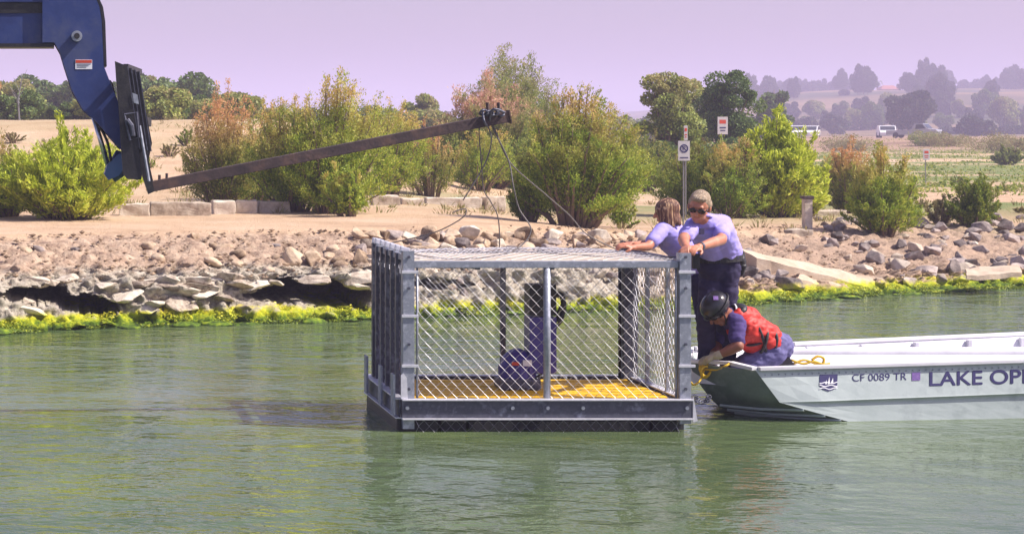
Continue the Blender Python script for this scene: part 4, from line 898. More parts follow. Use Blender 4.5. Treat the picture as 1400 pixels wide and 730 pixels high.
cpts = [P(757, 408), P(766, 402), P(771, 418), P(768, 438), P(760, 446), P(763, 425), P(772, 412), P(770, 434), P(758, 452), P(756, 480), P(740, 512), P(700, 522)]
build('cable_coil', MB().tube(bez([(q.x, Yp - .05 + .02 * math.sin(i * 2), q.z) for i, q in enumerate(cpts)]), .010, 6), 'black', unit, smooth=True)
build('coil_bundle', MB().tube(bez([P(758, 404), P(768, 404), P(770, 425), P(762, 440)]), .022, 8), 'black', unit, smooth=True)
# ------------------------------------------------------------------ lifting boom
YB = 16.75
def PP(l, Y=YB): return [((px - CX) / F * Y, CH - (py - CY) / F * Y) for px, py in l]
o0 = W(-300, 30, YB)
boom = thing('telehandler_boom', 'scuffed dark blue lifting boom reaching in from the upper left with gooseneck head', 'boom', (o0.x, YB, o0.z))
build('boom_tube', MB().prism(PP([(-700, -12), (68, -12), (68, 61), (-700, 61)]), YB - .16, YB + .16), 'boom_blue', boom)
build('recess_shade_strip', MB().prism(PP([(-700, 6), (62, 6), (66, 20), (-700, 20)]), YB - .168, YB - .161), 'blackpaint', boom)  # flat black strip on the face, painted shade of a gap in the boom
build('wear_strip', MB().prism(PP([(-700, -2), (70, -2), (70, 5), (-700, 5)]), YB - .185, YB - .161), 'boom_blue', boom)
build('lower_edge', MB().prism(PP([(-700, 61), (74, 61), (74, 66), (-700, 66)]), YB - .18, YB + .18), 'blackpaint', boom)
HP = [(58, -14), (124, -14), (135, 12), (138, 30), (141, 92), (148, 110), (161, 142), (165, 206), (130, 166), (113, 151), (98, 125), (88, 94), (82, 74), (74, 60), (58, 60)]
b = MB().prism(PP(HP), YB - .21, YB - .17); build('head_plate', b, 'boom_blue', boom)
build('head_plate', MB().prism(PP(HP), YB + .17, YB + .21), 'boom_blue', boom)
build('head_web', MB().prism(PP([(80, 0), (122, 0), (132, 20), (136, 92), (155, 140), (158, 192), (132, 160), (102, 122), (88, 80), (80, 60)]), YB - .168, YB + .168), 'blackpaint', boom)
build('edge_strip', MB().prism(PP([(124, -14), (128, -14), (140, 12), (143, 32), (145, 92), (141.5, 92), (138.5, 30), (135.5, 12)]), YB - .20, YB + .20), 'blackpaint', boom)
pc = W(105, 50, YB - .21); build('pin_boss', MB().tube([(pc.x, YB - .205, pc.z), (pc.x, YB - .26, pc.z)], .045, 20), 'galv', boom); build('pivot_pin', MB().tube([(pc.x, YB - .262, pc.z), (pc.x, YB - .275, pc.z)], .024, 16), 'blackpaint', boom)
st_ = build('warning_sticker', MB().prism(PP([(103, 82), (126, 82), (126, 95), (103, 95)], YB - .21), YB - .214, YB - .2115), 'white_print', boom)
build('red_band', MB().prism(PP([(103.5, 82.5), (125.5, 82.5), (125.5, 86.5), (103.5, 86.5)], YB - .214), YB - .216, YB - .2142), 'red_print', st_)
for k in range(3): build('print_line', MB().prism(PP([(105, 88 + 2 * k), (124 - 3 * k, 88 + 2 * k), (124 - 3 * k, 88.6 + 2 * k), (105, 88.6 + 2 * k)], YB - .214), YB - .216, YB - .2142), 'galv_dark', st_)
build('tilt_cylinder', MB().tube([W(168, 208, YB), W(160, 232, YB), W(150, 240, YB)], [.06, .09, .075], 18), 'cyl_blue', boom, smooth=True)
build('cylinder_end', MB().prism(PP([(142, 238), (146, 226), (160, 212), (174, 206), (176, 222), (162, 240), (148, 246)]), YB - .1, YB + .1), 'cyl_blue', boom)
build('piston_rod', MB().tube([W(128, 160, YB + .1), W(148, 228, YB + .1)], .022, 14), 'chrome', boom, smooth=True); build('hose', MB().tube(bez([W(137, 120, YB), W(150, 112, YB), W(158, 140, YB), W(163, 158, YB)]), .014, 8), 'chrome', boom, smooth=True)
build('hose', MB().tube(bez([W(136, 172, YB - .05), W(147, 195, YB - .05), W(152, 222, YB - .05)]), .012, 8), 'black', boom, smooth=True)
cg = W(190, 250, YB); car_ = thing('fork_carriage', 'black fork carriage hanging tilted on the boom head', 'fork carriage', (cg.x, YB, cg.z))
build('side_plate', MB().prism(PP([(157, 84), (174, 91), (182, 150), (194, 238), (193, 246), (174, 245), (168, 238), (163, 160)], YB - .45), YB - .46, YB - .43), 'blackpaint', car_)
build('back_plate', MB().prism(PP([(160, 90), (189, 101), (207, 196), (203, 216), (196, 240), (176, 243), (166, 190)]), YB - .10, YB + .42), 'blackpaint', car_)
for k in range(4):
    a0, a1 = W(172 + k * 5.4, 91 + k * 2.4, YB - .42 + k * .05), W(189 + k * 5.2, 204 + k * 1, YB - .42 + k * .05)
    gb = build('guard_bar', MB().beam(a0, a1, .05, .030, .004), 'blackpaint', car_); build('bar_edge', MB().beam(a0 + Vector((.012, -.028, 0)), a1 + Vector((.012, -.028, 0)), .005, .008), 'galv_dark', gb)
build('top_bar', MB().beam(W(172, 92, YB - .44), W(191, 99, YB + .42), .04, .05), 'blackpaint', car_)
build('middle_bar', MB().beam(W(184, 160, YB - .44), W(204, 168, YB + .42), .04, .07), 'blackpaint', car_)
build('latch_frame', MB().tube([W(a, b, YB - .49) for a, b in ((170, 157), (187, 154), (190, 188), (178, 192), (170, 157))], .011, 6), 'galv_dark', car_); build('latch_handle', MB().tube([W(174, 164, YB - .49), W(180, 172, YB - .5), (W(182, 186, YB - .49))], .02, 8), 'galv_dark', car_)
build('badge', MB().prism(PP([(181, 127), (188, 130), (190, 143), (183, 141)], YB - .47), YB - .472, YB - .468), 'galv', car_)
for s_, dx in ((-.30, 0), (.30, 6)):
    build('fork_shank', MB().prism(PP([(184 + dx, 180), (190 + dx, 180), (206 + dx, 250), (208 + dx, 260), (200 + dx, 264), (192 + dx, 240)]), YB + s_ - .05, YB + s_ + .05), 'blackpaint', car_)
build('support_rod', MB().tube([W(191, 172, YB - .47), W(204, 248, YB - .47)], .012, 6), 'galv', car_)
# lifting beam
ba, bb = W(203, 256, YB - .1), W(695, 160, YB - .1)
lb = thing('lifting_beam', 'long rusty brown steel beam sloping up from the fork carriage', 'beam', ba)
build('beam_tube', MB().beam(ba, bb, .10, .088, .006), 'rust', lb)
build('end_plate', MB().beam(bb, bb + (bb - ba).normalized() * .01, .115, .11), 'rust', lb)
for px in (218, 228): q = W(px, 249 - (px - 218) * .2, YB - .1); build('bolt', MB().tube([q, q + Vector((0, 0, .06))], .013, 6), 'rust', lb)
for px in (668, 683): q = W(px, 160, YB - .1); build('stop_pin', MB().tube([q + Vector((0, 0, -.02)), q + Vector((-.01, 0, .12))], .014, 8), 'rust', lb)
def cab(name, pts, label, r=.0058, group='wire rope slings hanging from the beam tip', m='cable'): return tag(build(name, MB().tube(bez(pts, 7), r, 6), m, smooth=True, origin=pts[0]), label, 'cable', group)
yc = YB - .12
sh = MB()
for k in range(4):
    c = W(662 + k * 7, 154 + (k % 2) * 1.5, yc - .03); sh.tube([c + Vector((math.cos(a) * .035, math.sin(a * 2) * .03, math.sin(a) * .022)) for a in np.linspace(0, 6.3, 13)], .009, 6)
sh.tube(bez([W(660, 150, yc), W(662, 166, yc - .08), W(668, 172, yc), W(672, 152, yc - .08), W(680, 150, yc - .09), W(690, 154, yc - .05)]), .010, 6)
tag(build('shackles', sh, 'galv_dark', smooth=True, origin=W(672, 160, yc)), 'cluster of steel shackles and rope loops on the tip of the beam', 'shackle')
YT = 16.9
cab('wire_sling', [W(660, 166, yc), W(655, 180, yc), W(658, 219, 16.7), W(661, 258, 16.75), W(671, 276, 16.8), W(681, 298, 16.85), W(683, 334, 16.9), W(680, 344, 16.95)], 'leftmost straight hanging wire rope reaching the cage top')
cab('wire_sling', [W(671, 166, yc), W(675, 178, yc), W(695, 219, 16.65), W(702, 255, 16.6), W(710, 286, 16.6), W(726, 314, 16.55), W(710, 338, 16.5), W(679, 350, 16.4), W(620, 354, 16.3), W(580, 350, 16.2), W(566, 347, 16.08)], 'wire rope that bows right and curls back over the cage top to the left post')
cab('wire_sling', [W(673, 166, yc), W(678, 180, yc), W(698, 223, 16.7), W(746, 266, 16.85), W(778, 294, 16.95), W(802, 320, 17.0), W(841, 340, 17.1), W(865, 346, 17.0), W(905, 350, 16.6), W(930, 351, 16.2)], 'wire rope running diagonally right into the hands of the woman')
cab('wire_sling', [W(619, 291, 17.2), W(625, 288, 17.2), W(637, 286, 17.2), W(632, 298, 17.2), W(599, 316, 17.3), W(559, 327, 17.4), W(530, 333, 17.45), W(516, 337, 17.48)], 'loose wire rope with a hooked free end rising from the back left post')
cab('wire_sling', [W(664, 166, yc), W(672, 190, yc), W(664, 222, 16.7), W(645, 255, 16.7), W(633, 274, 16.7)], 'short frayed wire end dangling left of the others', r=.0055)
cab('wire_sling', [W(920, 351, 16.3), W(880, 355, 16.5), W(800, 349, 16.8), W(720, 345, 17.0), W(660, 346, 17.0), W(600, 345, 17.0)], 'slack wire lying along the plywood top', r=.005)
# ------------------------------------------------------------------ boat
def B(px, py, Y): return W(px, py, Y)
A = B(1032, 505, 16.55); Bp = B(1066, 550, 16.52); Cc = Vector(((1159 - CX) / F * 16.56, 16.56, -.0))
T_ = B(941, 494, 16.95); Tm = B(968, 540, 17.0); Tb = Vector(((1005 - CX) / F * 17.0, 17.0, 0))
S = Vector(((1700 - CX) / F * 16.95, 16.95, .51)); Sc = Vector((S.x, 16.98, -.0)); FT = B(943, 477, 18.0); Fm = FT + Vector((.20, -.05, -.34)); Fb = FT + Vector((.42, -.06, -.55))
FA = B(1078, 471, 18.35); FS = Vector((S.x + .1, 19.1, .505))
boat = thing('work_boat', 'grey green aluminium work boat with white interior, bow against the cage', 'boat', (A.x + 1.2, 17.6, 0))
def quadgrid(rows, name, m, par=boat, smooth_=False, solid=.0):
    mb = MB(); n = len(rows[0]); mb.v = [tuple(p) for r in rows for p in r]; mb.f = [(i * n + j, i * n + j + 1, (i + 1) * n + j + 1, (i + 1) * n + j) for i in range(len(rows) - 1) for j in range(n - 1)]
    return build(name, mb, m, par, smooth_)
def lerp(a, b, t): return a + (b - a) * t
dn = Vector((0, 0, -.2))
# near side panel with crease: rows from rim to keel, columns bow->stern
ncol = 24
def edge_pt(u): # front edge A->B->C
    return lerp(A, Bp, u / .5) if u <= .5 else lerp(Bp, Cc, (u - .5) / .5)
rows = []
for u, out in ((0, 0), (.02, 0), (.25, -.012), (.48, -.022), (.5, -.024), (.54, -.004), (.58, .0), (.8, .0), (1.0, 0)):
    e = edge_pt(u); s_ = lerp(S, Sc, u); r = []
    for k in range(ncol):
        t = k / (ncol - 1); p = lerp(e, s_, t)
        if u in (.5,.48,.54,.58) and t > 0: p = Vector((p.x, p.y, lerp(A.z, S.z, t) * (1 - u)*1.0 if False else p.z))
        p = p + Vector((0, out * min(1, t * 12), 0)) + Vector((0, .008 * noise.noise(p * 2.2), 0)); r.append(p)
    rows.append(r)
rows.append([p + Vector((.0, .02, -.25)) for p in rows[-1]])
side_rows = rows; quadgrid(rows, 'side_panel', 'hull')
from mathutils.bvhtree import BVHTree
_v = [p for q_ in side_rows for p in q_]; _n = ncol
side_bvh = BVHTree.FromPolygons(_v, [(i * _n + j, i * _n + j + 1, (i + 1) * _n + j + 1, (i + 1) * _n + j) for i in range(len(side_rows) - 1) for j in range(_n - 1)])
# bow facet near (between front edge and stem) and front rake
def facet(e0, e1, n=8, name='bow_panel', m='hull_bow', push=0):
    rws = []
    for u in np.linspace(0, 1, 12):
        a, b = e0(u), e1(u); rws.append([lerp(a, b, t) + Vector((-.4, -.6, -.4)).normalized() * push * math.sin(math.pi * t) for t in np.linspace(0, 1, n)])
    rws.append([p + Vector((.1, 0, -.25)) for p in rws[-1]]); return quadgrid(rws, name, m, smooth_=True)
def stem(u):
    c = bez([T_, B(952, 518, 16.97), Tm, B(984, 556, 17.0), Tb], 6); k = u * (len(c) - 1); i = min(int(k), len(c) - 2); return lerp(c[i], c[i + 1], k - i)
def fstem(u):
    c = bez([FT, Fm, Fb], 6); k = u * (len(c) - 1); i = min(int(k), len(c) - 2); return lerp(c[i], c[i + 1], k - i)
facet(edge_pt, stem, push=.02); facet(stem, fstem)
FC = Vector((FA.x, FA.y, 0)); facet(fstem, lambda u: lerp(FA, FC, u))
for k, (o1, o2) in enumerate((((.62), (.70)), ((.78), (.82)), ((.90), (.93)))):   # bottom strakes on the bow
    a = edge_pt(o1 + .08); b_ = stem(o2); build('strake', MB().tube([lerp(b_, a, .04) + Vector((-.01, -.015, -.0)), lerp(b_, a, .5) + Vector((-.02, -.03, -.01)), lerp(b_, a, .97) + Vector((-.008, -.014, 0))], .012, 6), 'hull', boat)
quadgrid([[FA, FS], [FC, Vector((FS.x, FS.y, 0))], [FC + dn, Vector((FS.x, FS.y, -.2))]], 'far_side_panel', 'hull')
quadgrid([[S, FS], [Sc, Vector((FS.x, FS.y, 0))], [Sc + dn, Vector((FS.x, FS.y, -.2))]], 'transom', 'hull')
# gunwales
def gun(pts, name='gunwale'): 
    mb = MB(); 
    for a, b_ in zip(pts[:-1], pts[1:]): mb.beam(a + Vector((0, 0, .006)), b_ + Vector((0, 0, .006)), .07, .03, .006)
    return build(name, mb, 'white', boat)
gun([T_, B(998, 497, 16.78), A]); gun([A + Vector((.03, 0, 0.001)), S]); gun([T_ + Vector((.0, .04, 0.002)), FT]); gun([FT + Vector((.04, 0, .001)), FA]); gun([FA + Vector((.04, 0, .002)), FS]); gun([S + Vector((0, .04, .001)), FS])
# interior : floor, inner walls, bow deck, side deck
fl = .27
ins = lambda v, dy, z: Vector((v.x, v.y + dy, z))
quadgrid([[ins(T_, .05, fl), ins(A, .10, fl), ins(S, .10, fl)], [ins(FT, -.05, fl), ins(FA, -.10, fl), ins(FS, -.10, fl)]], 'deck_floor', 'white')
quadgrid([[ins(T_, .03, T_.z - .01), ins(A, .03, A.z - .01), ins(S, .03, S.z - .01)], [ins(T_, .06, fl), ins(A, .12, fl), ins(S, .12, fl)]], 'inner_wall', 'white')
quadgrid([[ins(FT, -.03, FT.z - .01), ins(FA, -.03, FA.z - .01), ins(FS, -.03, FS.z - .01)], [ins(FT, -.06, fl), ins(FA, -.12, fl), ins(FS, -.12, fl)]], 'inner_wall', 'white')
build('raised_deck', MB().span((B(1110, 0, 17).x, 16.80, .28), (S.x - .5, 18.15, .38), .02), 'white', boat)
build('side_bench', MB().span((B(1130, 0, 17).x, 18.17, .28), (S.x - .5, 18.42, .42), .02), 'white', boat)
rv_ = MB()
for k in range(60):
    t_ = .02 + k * .0135; p_ = lerp(A, S, t_) + Vector((0, -.012, -.045)); rv_.ball(p_, .006, None, 1)
build('rivet_row', rv_, 'galv', boat, kind='stuff')
for k in range(7):
    xr_ = A.x + .55 + k * .55; t_ = (xr_ - FA.x) / (FS.x - FA.x)
    if t_ < 0.02: continue
    yf_ = lerp(FA, FS, t_).y; zf_ = lerp(FA, FS, t_).z; build('hull_rib', MB().span((xr_, yf_ - .10, .30), (xr_ + .035, yf_ - .045, zf_ - .02), .004), 'white', boat)
# hull lettering on the sloping side
dirx = (S - A).normalized()
def hullpt(px, py):
    """the point of the side panel under this spot, 3 mm proud of it"""
    o_ = Vector((0, 0, CH)); d_ = (W(px, py, 16.5) - o_).normalized(); h_ = side_bvh.ray_cast(o_, d_, 60)
    return (h_[0] if h_[0] is not None else W(px, py, 16.5)) + Vector((0, -.003, 0))
def hull_text(s, x0, x1, y0, y1, sk=0.0):
    """letters fitted to the pixel box x0..x1, y0 (cap top) .. y1 (baseline)"""
    mb = text_mb(s, 1.0, lambda a, b: (a, b, 0)); xs = [v[0] for v in mb.v]; ys = [v[1] for v in mb.v]; ax, bx, ay, by = min(xs), max(xs), min(ys), max(ys)
    mb.v = [tuple(hullpt(x0 + (x1 - x0) * (v[0] - ax) / (bx - ax), y1 + (y0 - y1) * (v[1] - ay) / (by - ay) + sk * (v[0] - ax) / (bx - ax))) for v in mb.v]
    return mb
build('registration_number', hull_text('CF 0089 TR', 1165, 1239.5, 511.3, 521.2, -2), 'navy_print', boat, recalc=False, label='registration number CF 0089 TR')
ht = hull_text('LAKE OPE', 1271, 1411, 508.5, 527.3, -4); 
q = MB(); 
for dx, dz in ((0, 0), (.004, 0), (-.004, 0), (0, .003), (0, -.003)): q.add([(v[0] + dx, v[1] - dx * .05, v[2] + dz) for v in ht.v], ht.f)
build('hull_lettering', q, 'navy_print', boat, recalc=False, label='large navy lettering LAKE OPE')
def hpoly(pts, name, m, lift=.001):
    mb = MB(); mb.v = [tuple(hullpt(x, y) + Vector((0, -lift, 0))) for x, y in pts]; mb.f = [tuple(range(len(pts)))]; return build(name, mb, m, boat, recalc=False)
em = hpoly([(1120.5, 512), (1145, 511.5), (1144.5, 526), (1140, 532), (1132.5, 534.5), (1125, 532), (1120, 526.5)], 'emblem', 'navy_print')
em['label'] = 'navy square emblem with white sails over waves'
def hmulti(polys, name, m, lift): 
    mb = MB()
    for pts in polys: mb.add([hullpt(x, y) + Vector((0, -lift, 0)) for x, y in pts], [tuple(range(len(pts)))])
    return build(name, mb, m, boat, recalc=False)
wv = []
for yb in (522.5, 526.5, 530.2):
    up = [(1120 + k * 2.05, yb + math.sin(k * .8 + yb) * 1.0 + (0.08 * abs(k - 6)) * -1) for k in range(13)]
    for a, b_ in zip(up[:-1], up[1:]): wv.append([a, b_, (b_[0], b_[1] + 1.3), (a[0], a[1] + 1.3)])
hmulti(wv, 'emblem_waves', 'white_print', .003)
hmulti([[(1131, 525), (1133.5, 514.5), (1134.2, 524.5)], [(1135, 524), (1138.5, 516), (1138.8, 523.5)], [(1127.5, 524.8), (1129.6, 519), (1130, 524.8)]], 'emblem_sails', 'white_print', .0045)
hpoly([(1246.5, 509), (1258, 508.5), (1258, 519.5), (1246.5, 520)], 'registration_sticker', 'purple_print')
# items on the boat
def top(name, mb, m, label, cat, o, sm=False, group=None): return tag(build(name, mb, m, smooth=sm, origin=o), label, cat, group)
yk = B(963, 505, 16.85); rp = MB(); 
for k in range(3): rp.tube(bez([yk + Vector((math.cos(a) * .045, math.sin(a + k) * .03 - .02, math.sin(a) * .05 - .01 * k)) for a in np.linspace(0, 6.0, 7)], 4), .010, 6)
rp.tube(bez([yk, B(957, 520, 16.8), B(949, 526, 16.75), B(944, 522, 16.6)]), .009, 6); rp.tube(bez([yk, B(980, 505, 16.78), B(992, 500, 16.72), B(999, 496, 16.76)]), .010, 6)
top('yellow_rope', rp, 'rope', 'yellow rope knotted at the bow and tied to the cage post', 'rope', yk, True)
rp = MB(); Yr = 16.95; zr = A.z + .02
rp.tube(bez([B(1082, 492, Yr), B(1098, 497, Yr), B(1112, 494, Yr), B(1124, 497, Yr), B(1126, 490, Yr), B(1118, 487, Yr), B(1110, 492, Yr)]), .011, 6); rp.tube(bez([B(1085, 497, Yr), B(1100, 492, Yr), B(1118, 498, Yr), B(1135, 497, Yr)]), .010, 6)
top('yellow_rope', rp, 'rope', 'loose yellow rope coiled in the boat behind the kneeling man', 'rope', B(1100, 495, Yr), True)
bg_ = MB().prism([((px - CX) / F * 16.9, CH - (py - CY) / F * 16.9) for px, py in [(1060, 503), (1064, 496), (1072, 492), (1077, 486), (1084, 497), (1086, 503)]], 16.88, 17.1)
top('black_bag', bg_, 'leather', 'small crumpled black bag on the boat deck beside the kneeling man', 'bag', B(1072, 503, 17))
ch_ = MB(); 
for k in range(9):
    a = math.pi * k / 8; c = B(960 - 9 * math.cos(a), 542 + 8 * math.sin(a), 16.6)
    ch_.tube([c + Vector((math.cos(b_) * .022, math.sin(b_) * (.012 if k % 2 else .003), math.sin(b_) * .014)) for b_ in np.linspace(0, 6.283, 9)], .005, 5)
top('chain', ch_, 'galv_dark', 'dark chain loop hanging between the cage corner and the bow', 'chain', B(960, 542, 16.6), True)
# ------------------------------------------------------------------ people
def remesh(name, mb, m, parent, vox=.007, it=6, wr=0, seed=0, label=None, cut=None):
    me = bpy.data.meshes.new('x'); me.from_pydata([tuple(v) for v in mb.v], [], mb.f); o = bpy.data.objects.new('x', me); COL.objects.link(o)
    r = o.modifiers.new('r', 'REMESH'); r.mode = 'VOXEL'; r.voxel_size = vox; r.use_smooth_shade = True
    s = o.modifiers.new('s', 'SMOOTH'); s.iterations = it; s.factor = .5
    dg = bpy.context.evaluated_depsgraph_get(); me2 = bpy.data.meshes.new_from_object(o.evaluated_get(dg)); bpy.data.objects.remove(o)
    off = world_loc(parent); S_ = Vector((seed, seed * 2, 0))
    n = len(me2.vertices); co = np.empty(n * 3, np.float32); me2.vertices.foreach_get('co', co); co = co.reshape(-1, 3)
    if wr:
        no = np.array([tuple(v.normal) for v in me2.vertices])
        d = np.array([noise.fractal(Vector((p[0] * 9, p[1] * 9, p[2] * 16)) + S_, .9, 2, 2) + 1.2 * abs(noise.noise(Vector((p[0] * 14 + p[2] * 9, p[1] * 14, p[2] * 20 - p[0] * 10)) + S_)) for p in co]); co = co + no * (d * wr)[:, None]
    co = co - np.array(tuple(off)); me2.vertices.foreach_set('co', co.astype(np.float32).ravel()); me2.update()
    me2.polygons.foreach_set('use_smooth', [True] * len(me2.polygons)); me2.materials.clear(); me2.materials.append(M[m])
    ob = bpy.data.objects.new(name, me2); link(ob, parent); 
    if label: ob['label'] = label
    return ob
def hand(mb, wrist, tip_dir, nrm, curl=.8, thumb=1, grow=0):
    """palm plus four fingers of unequal length and a thumb; nrm = back of the hand"""
    w_, d, n = Vector(wrist), Vector(tip_dir).normalized(), Vector(nrm); n = (n - d * n.dot(d)).normalized(); s = d.cross(n)
    for k in (-1.4, -.5, .5, 1.4): mb.cap(w_ + s * k * .010, .019 + grow, w_ + d * .085 + s * k * .020, .014 + grow)
    for k, ln in zip((-1.5, -.5, .5, 1.5), (.062, .072, .078, .07) if thumb > 0 else (.07, .078, .072, .062)):
        p = w_ + d * .09 + s * k * .019; dd = d
        for seg in range(3):
            a = curl * (.55 + .35 * seg); dd = (dd * math.cos(a) - n * math.sin(a)).normalized() if seg or curl else dd; n2 = None
            q = p + dd * ln * (.48, .32, .24)[seg]; mb.cap(p, .0098 - .0008 * seg + grow, q, .009 - .0008 * seg + grow); p = q
    p = w_ + d * .03 + s * .028 * thumb; q = p + (d * .6 + s * .7 * thumb - n * .3).normalized() * .04; mb.cap(p, .014 + grow, q, .0115 + grow); mb.cap(q, .0115 + grow, q + (d * .9 + s * .1 * thumb - n * .5).normalized() * .032, .0095 + grow)
def head(mb, c, fwd, up, s=1.0):
    c, f, u = Vector(c), Vector(fwd).normalized(), Vector(up); u = (u - f * u.dot(f)).normalized(); r = f.cross(u); Mx = Matrix((r, f, u)).transposed()
    L_ = lambda x, y, z: c + Mx @ (Vector((x, y, z)) * s)
    mb.ball(L_(0, -.012, .03), (.076 * s, .094 * s, .090 * s), Mx, 3); mb.ball(L_(0, .02, -.035), (.060 * s, .068 * s, .078 * s), Mx, 3)
    mb.ball(L_(0, .052, -.085), (.030 * s, .028 * s, .024 * s), Mx, 3)      # chin
    mb.cap(L_(0, .082, .025), .009 * s, L_(0, .108, -.018), .014 * s)         # nose
    mb.cap(L_(-.03, .078, .038), .012 * s, L_(.03, .078, .038), .012 * s)     # brow
    mb.cap(L_(-.02, .086, -.052), .0085 * s, L_(.02, .086, -.052), .0085 * s)  # lips
    for k in (-1, 1): mb.ball(L_(k * .078, -.005, .0), (.012 * s, .022 * s, .033 * s), Mx, 2); mb.ball(L_(k*.045,.055,-.01),(.022*s,.02*s,.02*s),Mx,2)
    return L_, Mx
# --- standing man
def man():
    Yf = 17.08; foot = Vector(((980 - CX) / F * Yf, Yf, fl))
    t = thing('person', 'man in lavender polo and sunglasses standing in the boat and leaning on the cage post', 'person', foot)
    pel = W(984, 366, 17.02); wst = W(985, 346, 17.0); ch = W(974, 319, 16.82); nk = W(963, 303, 16.70); hd = W(956, 284, 16.60)
    sR = W(988, 306, 16.84); eR = W(986, 328, 16.56); wR = W(955, 338, 16.32)       # picture right (his left)
    sL = W(949, 309, 16.74); eL = W(934, 327, 16.48); wL = W(938, 338, 16.22)
    hips = [W(974, 372, 17.05), W(994, 372, 17.0)]; kn = [W(966, 438, 16.98), W(992, 440, 17.05)]; an = [Vector(((966 - CX) / F * 17.12, 17.12, fl + .1)), Vector(((995 - CX) / F * 17.2, 17.2, fl + .1))]
    def torso(mb, g):
        if g < 0: mb.ball(pel, (.165 + g, .12 + g, .12 + g), None, 3); mb.cap(pel + Vector((-.04, 0, 0)), .115 + g, wst + Vector((-.045, 0, 0)), .118 + g); mb.cap(pel + Vector((.04, 0, 0)), .115 + g, wst + Vector((.05, 0, 0)), .118 + g)
        mb.cap(wst + Vector((-.045, -.01, 0)), .12 + g, ch + Vector((-.05, 0, .0)), .115 + g); mb.cap(wst + Vector((.05, 0, 0)), .12 + g, ch + Vector((.06, .02, 0)), .12 + g)
        mb.cap(ch + Vector((.06, 0, .02)), .11 + g, sR + Vector((-.04, 0, -.02)), .075 + g); mb.cap(ch + Vector((-.05, 0, .02)), .10 + g, sL + Vector((.02, 0, -.02)), .07 + g); mb.cap(sL, .06 + g, nk, .06 + g); mb.cap(sR, .062 + g, nk, .06 + g)
    b = MB(); torso(b, -.01); b.cap(nk, .062, hd + Vector((.01, .03, -.05)), .056)
    L_, Mx = head(b, hd, (-.45, -.80, -.36), (.0, -.35, 1), 1.08)
    for s_, e, w_, d, n_ in ((sR, eR, wR, None, None), (sL, eL, wL, None, None)):
        b.cap(s_, .057, e, .045); b.cap(e, .044, lerp(e, w_, .4), .043); b.cap(lerp(e, w_, .4), .043, w_, .029)
    hand(b, wR, (W(938, 343, 16.10) - wR), (0.2, -.35, 1), .62, thumb=-1); hand(b, wL, (W(934, 345, 16.06) - wL), (-.5, -.2, 1), .62, thumb=1)
    for h, k, a in zip(hips, kn, an): b.cap(h, .08, k, .055); b.cap(k, .055, a, .04)
    remesh('body', b, 'skin', t, .006, 3)
    c = MB(); torso(c, .012)
    c.cap(sR, .070, lerp(sR, eR, .72), .069); c.cap(sL, .066, lerp(sL, eL, .72), .064); sh_ = remesh('shirt', c, 'lav', t, .007, 3, .006, 3)
    col = MB(); 
    for k in range(12):
        a0, a1 = k * math.pi / 6, (k + 1) * math.pi / 6; cc = lerp(nk, hd, .28); col.cap(cc + Vector((math.cos(a0) * .07, math.sin(a0) * .065, -.02 * math.sin(a0))), .011, cc + Vector((math.cos(a1) * .07, math.sin(a1) * .065, -.02 * math.sin(a1))), .011)
    remesh('collar', col, 'lav', sh_, .006, 2)
    pkt = W(957, 316, 16.66); build('chest_badge', MB().box(pkt + Vector((0, -.045, 0)), (.045, .01, .05), Matrix.Rotation(.3, 3, 'Z'), .003), 'navy', sh_)
    tr = MB(); tr.ball(pel, (.178, .135, .12), None, 3); tr.cap(pel + Vector((-.05, 0, .0)), .132, wst + Vector((-.045, 0, -.04)), .128); tr.cap(pel + Vector((.04, 0, .0)), .132, wst + Vector((.045, 0, -.04)), .128)
    for h, k, a in zip(hips, kn, an): tr.cap(h, .108, k, .078); tr.cap(k, .078, a, .068)
    remesh('trousers', tr, 'navy', t, .009, 4, .010, 5)
    belt = MB(); cc = lerp(pel, wst, .62)
    for k in range(24):
        a0, a1 = k * math.pi / 12, (k + 1) * math.pi / 12; f_ = lambda a: cc + Vector((math.cos(a) * .187, math.sin(a) * .148, .012 * math.cos(a)))
        belt.beam(f_(a0), f_(a1), .016, .052)
    build('belt', belt, 'leather', t)
    pc_ = W(1011, 356, 16.98); pch = MB(); pch.ball(pc_, (.05, .055, .075), None, 3); pch.ball(pc_ + Vector((.01, 0, .045)), (.035, .04, .05), None, 3); pch.cap(pc_ + Vector((.02, -.02, -.05)), .03, pc_ + Vector((.015, -.02, -.11)), .018); remesh('radio_pouch', pch, 'leather', t, .007, 2, .008, 8)
    p2 = W(951, 357, 16.9); pch = MB().box(p2, (.06, .05, .13), None, .012); build('belt_pouch', pch, 'leather', t)
    w2 = lerp(wR, eR, .10); wt = MB().tube([w2 + (eR - wR).normalized() * -.012, w2 + (eR - wR).normalized() * .012], .036, 16); build('wrist_watch', wt, 'galv_dark', t)
    hr = MB(); hr.ball(L_(0, -.024, .048), (.086, .102, .092), Mx, 3); hr.ball(L_(0, .045, .098), (.062, .042, .028), Mx, 3); hr.ball(L_(.05, -.03, .02), (.042, .06, .06), Mx, 3); hr.ball(L_(-.05, -.03, .02), (.042, .06, .06), Mx, 3)
    remesh('hair', hr, 'hair_grey', t, .006, 5, .003, 4)
    gl = MB(); 
    for k in (-1, 1): gl.ball(L_(k * .033, .098, .014), (.031, .010, .023), Mx, 3)
    gl.tube([L_(-.03, .104, .022), L_(.03, .104, .022)], .004, 6)
    for k in (-1, 1): gl.tube([L_(k * .060, .092, .018), L_(k * .082, .0, .014)], .0045, 6)
    build('sunglasses', gl, 'lens', t, smooth=True)
    for a in an: sb = MB(); sb.cap(a + Vector((0, .02, -.055)), .045, a + Vector((-.05, -.13, -.062)), .038); remesh('shoe', sb, 'leather', t, .008, 3)
man()
